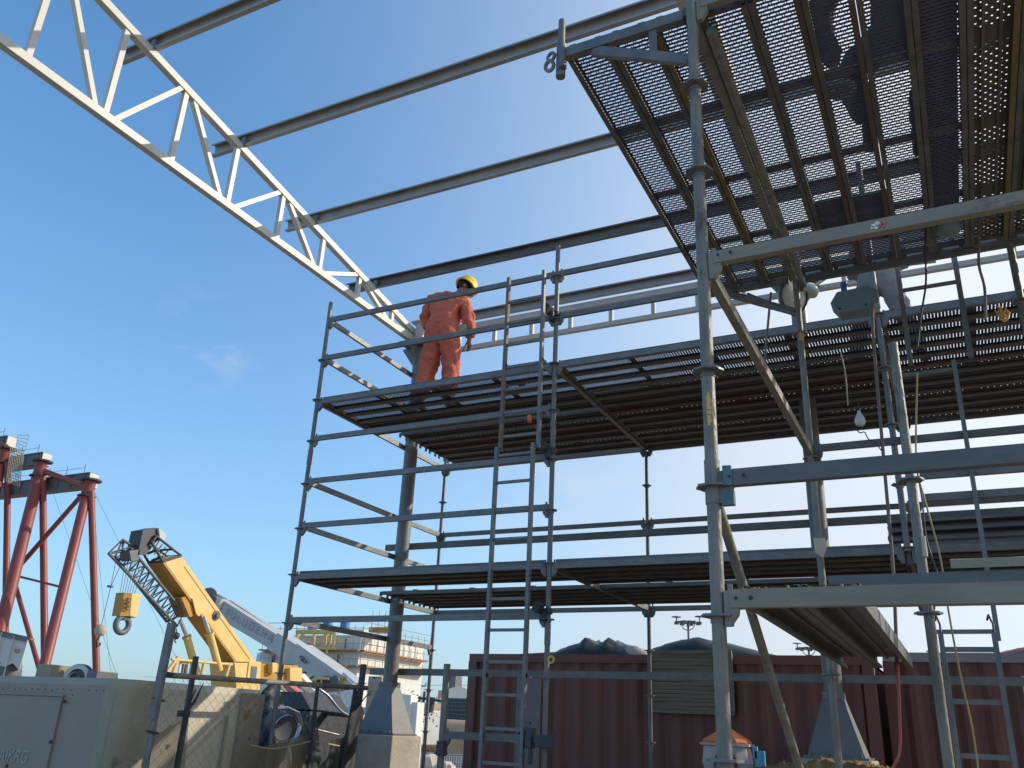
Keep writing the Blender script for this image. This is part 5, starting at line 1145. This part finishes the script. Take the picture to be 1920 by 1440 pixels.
# white outrigger legs hidden partly by fence
mb = MB(); mb.prism([at(560, 1262, 'Y', 30), at(590, 1296, 'Y', 30), at(572, 1296, 'Y', 30), at(556, 1268, 'Y', 30)], (0, .4, 0)); tag(mb.build('white_strut', 'rigwhite', loc=at(560, 1262, 'Y', 30)), 'short slanting white steel strut right of the yellow counterweight', 'strut')
mb = MB(); mb.beam(at(540, 1291, 'Y', 20), at(562, 1309, 'Y', 20), .3, .28); tag(mb.build('red_case', 'oran' if 0 else 'paintred', loc=at(550, 1300, 'Y', 20)), 'small slanted red case visible just under the rusty fence pipe', 'case')
mb = MB(); mb.tube([at(525, 1286, 'Y', 19), at(549, 1312, 'Y', 19)], .035, 8); tag(mb.build('rail', 'crane', loc=at(525, 1286, 'Y', 19)), 'pale yellow slanting rail left of the red case', 'rail')

# white offshore style module
rb = empty('module_building', (-45, 58, 0), 'rust streaked white multi level steel module with yellow walkways', 'building')
x1, x0_, yf = -40.5, -49.5, 55.
zt_ = 7.7
mb = MB(); mb.box(((x0_+x1)/2, yf+4.5, zt_/2), (x1-x0_, 9, zt_)); mb.build('wall', 'rigwhite', rb)
mb = MB(); mb.box((-49.4, 57.5, 3.2), (2.6, 4, 6.4)); mb.lathe((-49.6, 56.0, 0), [(1.3, 0), (1.3, 6.3), (.9, 6.5), (0, 6.55)], 24); mb.build('tank', 'rigwhite', rb)
mb = MB()
for z in (6.55, 5.45): mb.box(((x0_+x1)/2, yf-.15, z), (x1-x0_+.6, .9, .10)); mb.box((x1+.25, yf+4.3, z), (.8, 9.2, .10))
mb.build('walkway', 'rust', rb)
def rail_line(mb, a_, b_, z, n, h=.9):
    a_, b_ = V((*a_, z)), V((*b_, z))
    for i in range(n+1): p = a_.lerp(b_, i/n); mb.tube([p, p+V((0, 0, h))], .03, 4)
    for hh in (.45, .9): mb.tube([a_+V((0, 0, hh)), b_+V((0, 0, hh))], .025, 4)
mb = MB()
for z in (6.6, 5.5, 7.7): rail_line(mb, (x0_, yf-.55), (x1+.6, yf-.55), z, 12, .7); rail_line(mb, (x1+.6, yf-.55), (x1+.6, yf+9), z, 10, .7)
mb.build('railing', 'rope', rb)
def RB(x, y, d=-.9): return at(x, y, 'Y', yf+d)
mb = MB()
fx = [558, 566, 590, 612, 621, 628]
for x in fx: mb.tube([RB(x, 1183), RB(x-2, 1216)], .10, 6)
for y in (1183, 1186, 1215): mb.tube([RB(556, y), RB(629, y+1)], .12, 6)
mb.tube([RB(566, 1186), RB(590, 1214)], .05, 5); mb.tube([RB(612, 1186), RB(590, 1214)], .05, 5)
for x in (586, 613): mb.tube([RB(x, 1216), RB(x, 1226)], .1, 6)
mb.build('yellow_platform_frame', 'crane', rb)
mb = MB()
for x in (585, 613, 646):
    q = RB(x, 1183, 1); mb.tube([q, q+V((0, 0, .9))], .38, 16)
mb.build('barrels', 'blue', rb)
mb = MB(); rnd = random.Random(8)
for i in range(16):
    x = rnd.uniform(x0_+.5, x1-.3); z = rnd.choice((.6, 5.6, 6.7, 3.5)); mb.tube([(x, yf-.1, z), (x, yf-.1, z+rnd.uniform(.5, .9))], .05, 5)
for i in range(7):
    x = rnd.uniform(x0_+2, x1-1.5); z = rnd.uniform(3.6, 5.0); mb.tube([(x, yf-.12, z), (x+rnd.uniform(.6, 1.5), yf-.12, z+rnd.uniform(.3, .9))], .07, 6)
mb.build('pipework', 'dgrey', rb)
mb = MB(); mb.tube([RB(628, 1262, -.6), RB(640, 1248, -.6)], .07, 5); mb.tube([RB(636, 1262, -.6), RB(650, 1247, -.6)], .07, 5); mb.build('stair_rails', 'crane', rb)
mb = MB(); 
for i in range(9): mb.tube([(x1+.05, yf+.5+i*.9, 6.6), (x1+.05, yf+.5+i*.9, 7.7)], .035, 4)
mb.box((x1-.8, yf+1.2, 7.95), (.8, .8, .5)); mb.build('roof_units', 'rigwhite', rb)
mb = MB(); q = at(716, 1186, 'Y', 56); mb.box((q.x, 56.4, q.z+.2), (2.2, 1.2, .35)); 
for k in range(4): mb.tube([(q.x-1+k*.6, 56, q.z+.3), (q.x-1+k*.6, 56, q.z+1.6)], .03, 4)
mb.build('roof_tower', 'craneo', rb)
# grey electrical cabinets
q = at(700, 1302, 'Y', 26); root = empty('electrical_cabinet', (q.x, 26, 0), 'grey electrical cabinet with two doors left of the steel column', 'cabinet')
t_ = at(700, 1268, 'Y', 26); mb = MB(); mb.box((q.x, 26.3, t_.z/2), (.56, .6, t_.z)); mb.build('housing', 'contgrey', root, bevel=.02)
mb = MB(); mb.box((q.x, 25.985, t_.z-.35), (.48, .02, .28)); mb.box((q.x, 25.985, t_.z-.95), (.48, .02, .85)); mb.build('doors', 'gen', root)
mb = MB(); mb.box((q.x-.02, 25.97, t_.z-.05), (.08, .02, .05)); mb.box((q.x-.15, 25.97, t_.z-.62), (.02, .02, .08)); mb.box((q.x+.15, 25.97, t_.z-.62), (.02, .02, .08)); mb.build('handles', 'lettk', root)
q = at(763, 1290, 'Y', 24); mb = MB(); mb.box((q.x, 24.2, 1.2), (.35, .4, 2.5)); mb.box((q.x+.25, 24.3, 1.3), (.25, .4, 1.9)); tag(mb.build('electrical_cabinet', 'rigwhite', loc=(q.x, 24, 0)), 'narrow cream cabinet just right of the left steel column', 'cabinet')

# background seen between column and container
def G(x, y, Y): return at(x, y, 'Y', Y)
mb = MB(); a_, b_ = G(740, 1344, 40), G(905, 1352, 40); nx = 30; vs = []
for j, (dy, k) in enumerate(((0, 0), (1.0, .55), (1.6, .9), (2.2, 1), (9, 1.0))):
    for i in range(nx+1): p = a_.lerp(b_, i/nx); nz = noise.noise(V((i*.6, j*1.3, 2)))*.12; vs.append((p.x+noise.noise(V((i, j, 5)))*.2, 40+dy+nz*2, max(.0, p.z*k+nz*(j > 0)*(j < 4))))
mb.add(vs, [(j*(nx+1)+i, j*(nx+1)+i+1, (j+1)*(nx+1)+i+1, (j+1)*(nx+1)+i) for j in range(4) for i in range(nx)], True)
tag(mb.build('earth_bank', 'bank'), 'brown earth bank with a flat top behind the yard', 'bank', kind='structure')
mb = MB(); l_, r_ = G(770, 1398, 33), G(872, 1402, 33); mb.beam((l_.x-2, 33, .28), (r_.x+2, 33, .28), .4, .56); tag(mb.build('barrier', 'contgrey', loc=(l_.x, 33, 0)), 'long low grey barrier in front of the earth bank', 'barrier')
mb = MB()
for i in range(60):
    x = l_.x-1.5+i*.11; mb.tube([(x, 32.2, 0), (x+.02, 32.2, .5)], .01, 4)
for z in (.1, .3, .5): mb.tube([(l_.x-1.5, 32.2, z), (l_.x+1.5+3.6, 32.2, z)], .008, 4)
tag(mb.build('low_fence', 'rigwhite', loc=(l_.x, 32.2, 0)), 'low pale wire fence in front of the grey barrier', 'fence')
for k, (px, py, s_) in enumerate(((806, 1428, .55), (836, 1424, .42), (845, 1436, .35), (798, 1436, .3))):
    p = G(px, py, 30); mb = MB(); mb.lathe((p.x, 30, .0), [(s_, -.05), (s_*.95, s_*.4), (s_*.6, s_*.95), (0, s_*1.1)], 7, smooth=False, sy=.8); mb.v = [tuple(V(v)+noise.noise_vector(V(v)*2)*.12) for v in mb.v]
    tag(mb.build('boulder', 'stone', loc=(p.x, 30, 0)), ('larger pale boulder left of the short thick post', 'pale boulder right of the short thick post', 'small pale stone in front of the right boulder', 'small pale stone in front of the larger boulder')[k], 'stone')
def farbox(name, x0, y0, x1, Y, depth, mt, label, cat, base=0.):
    a_, b_ = G(x0, y0, Y), G(x1, y0, Y); root = empty(name, ((a_.x+b_.x)/2, Y, base), label, cat)
    mb = MB(); mb.box(((a_.x+b_.x)/2, Y+depth/2, (a_.z+base)/2), (b_.x-a_.x, depth, a_.z-base)); mb.build('wall', mt, root); return root, a_, b_
root, a_, b_ = farbox('workshop', 784, 1318, 812, 58, 6, 'gen', 'low grey concrete hut behind the earth bank', 'building')
mb = MB(); mb.box((a_.x+.9, 57.98, a_.z-.9), (.3, .05, 1.0)); mb.build('window', 'dark', root)
root, a_, b_ = farbox('pink_building', 822, 1294, 900, 70, 12, 'pink', 'dusty pink building with an arched opening behind the mesh panel', 'building')
mb = MB(); c = G(858, 1312, 69.9); mb.disc((c.x, 69.95, c.z-1.0), 2.1, .1, 32, axis=(0, 1, 0)); mb.build('arch', 'rigwhite', root)
mb = MB(); c = G(828, 1280, 70); mb.box((c.x, 72, c.z), (1.2, 1.2, 1.4)); mb.build('chimney', 'dgrey', root)
mb = MB(); a2, b2 = G(838, 1309, 45), G(886, 1370, 45); mb.quad((a2.x, 45, b2.z), (b2.x, 45, b2.z), (b2.x, 45, a2.z), (a2.x, 45, a2.z))
o = mb.build('mesh_panel', 'blue'); tag(o, 'dark blue welded mesh cage standing before the pink building', 'cage'); o.data.materials[0] = M['dark']
mb = MB()
for i in range(21): t = i/20; x = a2.x+(b2.x-a2.x)*t; mb.tube([(x, 44.95, b2.z), (x, 44.95, a2.z)], .013, 4)
for i in range(9): t = i/8; z = b2.z+(a2.z-b2.z)*t; mb.tube([(a2.x, 44.94, z), (b2.x, 44.94, z)], .02, 4)
mb.build('wires', 'boxblue', o)
# power pole and shrub
p = G(784, 1273, 80); mb = MB(); mb.tube([(p.x, 80, 0), (p.x, 80, p.z)], .10, 8); mb.tube([(p.x-1, 80, p.z-.7), (p.x+1, 80, p.z-.7)], .06, 6); mb.tube([(p.x-1, 80, p.z-.7), (p.x-1, 80, p.z-.3)], .05, 5); mb.tube([(p.x+1, 80, p.z-.7), (p.x+1, 80, p.z-.3)], .05, 5)
tag(mb.build('power_pole', 'dgrey', loc=(p.x, 80, 0)), 'thin distant power pole with a crossarm right of the left steel column', 'pole')
mb = MB()
for dz in (-.4, -1.6): mb.tube([(p.x-40, 80, p.z+dz), (p.x, 80, p.z+dz-.2), (p.x+25, 80, p.z+dz+.2)], .02, 4)
tag(mb.build('power_lines', 'dgrey', loc=(p.x, 80, p.z)), 'thin distant power lines crossing behind the left steel column', 'wires')
p = G(779, 1330, 36); rnd = random.Random(4); tr = empty('shrub', (p.x, 36, 0), 'dusty green shrub on the bank just right of the left column', 'shrub'); mb = MB()
for i in range(700):
    q = V((p.x+rnd.gauss(0, .45), 36+rnd.gauss(0, .4), p.z+rnd.gauss(0, .30))); s_ = rnd.uniform(.03, .08); n_ = V((rnd.uniform(-1, 1), rnd.uniform(-1, 1), rnd.uniform(-.3, 1))).normalized(); u_ = n_.orthogonal().normalized(); v_ = n_.cross(u_)
    mb.quad(q-u_*s_, q+v_*s_*.6, q+u_*s_, q-v_*s_*.6)
mb.build('leaves', 'foliage', tr)
mb = MB()
for i in range(6): mb.tube([(p.x+rnd.uniform(-.1, .1), 36, .5), (p.x+rnd.uniform(-.5, .5), 36+rnd.uniform(-.3, .3), p.z+.1)], .04, 6, r2=.012)
mb.build('stems', 'wood', tr)
p = G(795, 1312, 30); mb = MB(); mb.beam((p.x-1.2, 30, p.z+.15), (p.x+1.0, 30, p.z-.05), .12, .09); mb.tube([(p.x+.35, 30, p.z+.1), (p.x+.3, 30, p.z-.45)], .14, 8); mb.tube([(p.x+.0, 30, p.z+.3), (p.x-.1, 30, .1)], .05, 8); tag(mb.build('well_head', 'dark', loc=(p.x, 30, 0)), 'dark pipework stand with a long arm in front of the earth bank', 'pipework')
# light masts
def mast(px, py, Y, label, s_):
    p = G(px, py, Y); root = empty('light_mast', (p.x, Y, 0), label, 'light mast')
    mb = MB(); mb.tube([(p.x, Y, 0), (p.x, Y, p.z)], .12*s_, 12, r2=.08*s_); mb.build('pole', 'dgrey', root)
    mb = MB(); mb.tube([(p.x+.85*s_*math.cos(t), Y+.85*s_*math.sin(t), p.z) for t in [k*math.pi/8 for k in range(17)]], .06*s_, 6); mb.tube([(p.x+.55*s_*math.cos(t), Y, p.z-.1-.5*s_*math.sin(t)) for t in [k*math.pi/8 for k in range(9)]], .035*s_, 6)
    mb.tube([(p.x-.85*s_, Y, p.z), (p.x+.85*s_, Y, p.z)], .05*s_, 6); mb.tube([(p.x, Y, p.z-.3), (p.x, Y, p.z+.12)], .12*s_, 8); mb.build('ring', 'dgrey', root)
    for k in range(8):
        t = k*math.pi/4; mb = MB(); mb.box((p.x+.95*s_*math.cos(t), Y+.95*s_*math.sin(t), p.z-.05), (.32*s_, .32*s_, .18*s_)); mb.build('lamp_head', 'dgrey', root)
    mb = MB()
    for q in (-1, 1): mb = MB(); mb.tube([(p.x+q*.95*s_, Y, p.z), (p.x+q*.95*s_, Y, p.z+.42*s_)], .05*s_, 6); mb.lathe((p.x+q*.95*s_, Y, p.z+.42*s_), [(.42*s_, 0), (.3*s_, .06), (0, .08)], 14); mb.build('antenna', 'dgrey', root)
mast(1290, 1167, 60, 'tall dark floodlight mast with a ring of lamps above the tarpaulins', .85)
mast(1516, 1216, 95, 'smaller distant floodlight mast right of the black tarpaulin', 1.15)
mb = MB(); q = at(1912, 1298, 'Y', 11.8); mb.box((q.x+.1, 11.8, q.z), (.12, .04, .34)); tag(mb.build('white_plate', 'rigwhite', loc=q), 'small white plate on the red container at the right edge', 'plate')

# ------------------------------------------------------------------ light and sky
AZ, EL = R(52), R(27)
sun = bpy.data.objects.new('sun', bpy.data.lights.new('sun', 'SUN')); COL.objects.link(sun)
sun.data.energy = 3.8; sun.data.angle = R(.53); sun.data.color = (1, .90, .74)
sd = V((math.cos(EL)*math.sin(AZ), math.cos(EL)*math.cos(AZ), math.sin(EL)))
sun.rotation_euler = sd.to_track_quat('Z', 'Y').to_euler()
wd = bpy.data.worlds.new("World"); sc.world = wd; wd.use_nodes = True
n, l = wd.node_tree.nodes, wd.node_tree.links; bg = n["Background"]
sky = n.new("ShaderNodeTexSky"); sky.sky_type = 'NISHITA'; sky.sun_disc = False; sky.sun_elevation = EL; sky.sun_rotation = AZ
sky.altitude = 0; sky.air_density = 1.0; sky.dust_density = 1.6; sky.ozone_density = 2.2
STR = .15
bg.inputs[1].default_value = STR
tc = n.new("ShaderNodeTexCoord")
def wnode(t): return n.new(t)
nz = wnode("ShaderNodeTexNoise"); nz.inputs["Scale"].default_value = 9; nz.inputs["Detail"].default_value = 7; nz.inputs["Roughness"].default_value = .6
mp = wnode("ShaderNodeMapping"); mp.inputs["Scale"].default_value = (1, 1, 2.2); l.new(tc.outputs["Generated"], mp.inputs[0]); l.new(mp.outputs[0], nz.inputs[0])
# humid coastal haze: bluer overhead, white towards the horizon and towards the sun
gm = n.new("ShaderNodeMix"); gm.data_type = 'RGBA'; gm.blend_type = 'MULTIPLY'; gm.inputs["Factor"].default_value = 1
l.new(sky.outputs[0], gm.inputs["A"]); gm.inputs["B"].default_value = (.76, 1.42, 1.74, 1)
nv = n.new("ShaderNodeVectorMath"); nv.operation = 'NORMALIZE'; l.new(tc.outputs["Generated"], nv.inputs[0])
dt = n.new("ShaderNodeVectorMath"); dt.operation = 'DOT_PRODUCT'; dt.inputs[1].default_value = sd; l.new(nv.outputs[0], dt.inputs[0])
sx_ = n.new("ShaderNodeSeparateXYZ"); l.new(nv.outputs[0], sx_.inputs[0])
ang_ = mathn(n, l, 'DIVIDE', mathn(n, l, 'ARCCOSINE', dt.outputs["Value"]), math.pi/180)
G0 = mathn(n, l, 'DIVIDE', mathn(n, l, 'SUBTRACT', 90, mathn(n, l, 'MAXIMUM', ang_, 45)), 50)
G_ = mathn(n, l, 'MULTIPLY', mathn(n, l, 'POWER', mathn(n, l, 'MAXIMUM', G0, 0), 2), .9)
el_ = mathn(n, l, 'DIVIDE', mathn(n, l, 'ARCSINE', mathn(n, l, 'MAXIMUM', sx_.outputs[2], 0)), math.pi/180)
E_ = mathn(n, l, 'MULTIPLY', mathn(n, l, 'EXPONENT', mathn(n, l, 'DIVIDE', el_, -16)), 1.6)
f_ = mathn(n, l, 'ADD', G_, mathn(n, l, 'MULTIPLY', E_, mathn(n, l, 'MULTIPLY_ADD', G_, 1.85, .38)))
f_ = mathn(n, l, 'MINIMUM', f_, .93)
hz = n.new("ShaderNodeCombineXYZ")
for i_, v_ in enumerate((.63, .70, .80)): l.new(mathn(n, l, 'MULTIPLY', mathn(n, l, 'ADD', mathn(n, l, 'MULTIPLY', G_, (.38, .36, .30)[i_]), v_), 1/STR), hz.inputs[i_])
hm = n.new("ShaderNodeMix"); hm.data_type = 'RGBA'; l.new(f_, hm.inputs["Factor"]); l.new(gm.outputs["Result"], hm.inputs["A"]); l.new(hz.outputs[0], hm.inputs["B"])
col = hm.outputs["Result"]
for (px, py, rad, st) in ((418, 640, .060, .32), (370, 615, .05, .2), (1090, 1010, .16, .30)):
    d = ray(px, py).normalized()
    ds = wnode("ShaderNodeVectorMath"); ds.operation = 'DISTANCE'; ds.inputs[1].default_value = d; l.new(tc.outputs["Generated"], ds.inputs[0])
    mr = wnode("ShaderNodeMapRange"); mr.inputs["From Min"].default_value = 0; mr.inputs["From Max"].default_value = rad; mr.inputs["To Min"].default_value = 1; mr.inputs["To Max"].default_value = 0; l.new(ds.outputs["Value"], mr.inputs[0])
    m2 = wnode("ShaderNodeMapRange"); m2.inputs["From Min"].default_value = .46; m2.inputs["From Max"].default_value = .72; l.new(nz.outputs[0], m2.inputs[0])
    mu = wnode("ShaderNodeMath"); mu.operation = 'MULTIPLY'; l.new(mr.outputs[0], mu.inputs[0]); l.new(m2.outputs[0], mu.inputs[1])
    mu2 = wnode("ShaderNodeMath"); mu2.operation = 'MULTIPLY'; mu2.inputs[1].default_value = st*2; l.new(mu.outputs[0], mu2.inputs[0])
    mx = wnode("ShaderNodeMix"); mx.data_type = 'RGBA'; l.new(mu2.outputs[0], mx.inputs["Factor"]); l.new(col, mx.inputs["A"]); mx.inputs["B"].default_value = (4.9, 5.2, 5.7, 1); col = mx.outputs["Result"]
l.new(col, bg.inputs[0])
sc.view_settings.view_transform = 'Standard'; sc.view_settings.look = 'None'; sc.view_settings.exposure = 0; sc.view_settings.gamma = 1
sc.render.engine = 'CYCLES'
sc.cycles.transparent_max_bounces = 24; sc.cycles.max_bounces = 6; sc.cycles.use_denoising = True
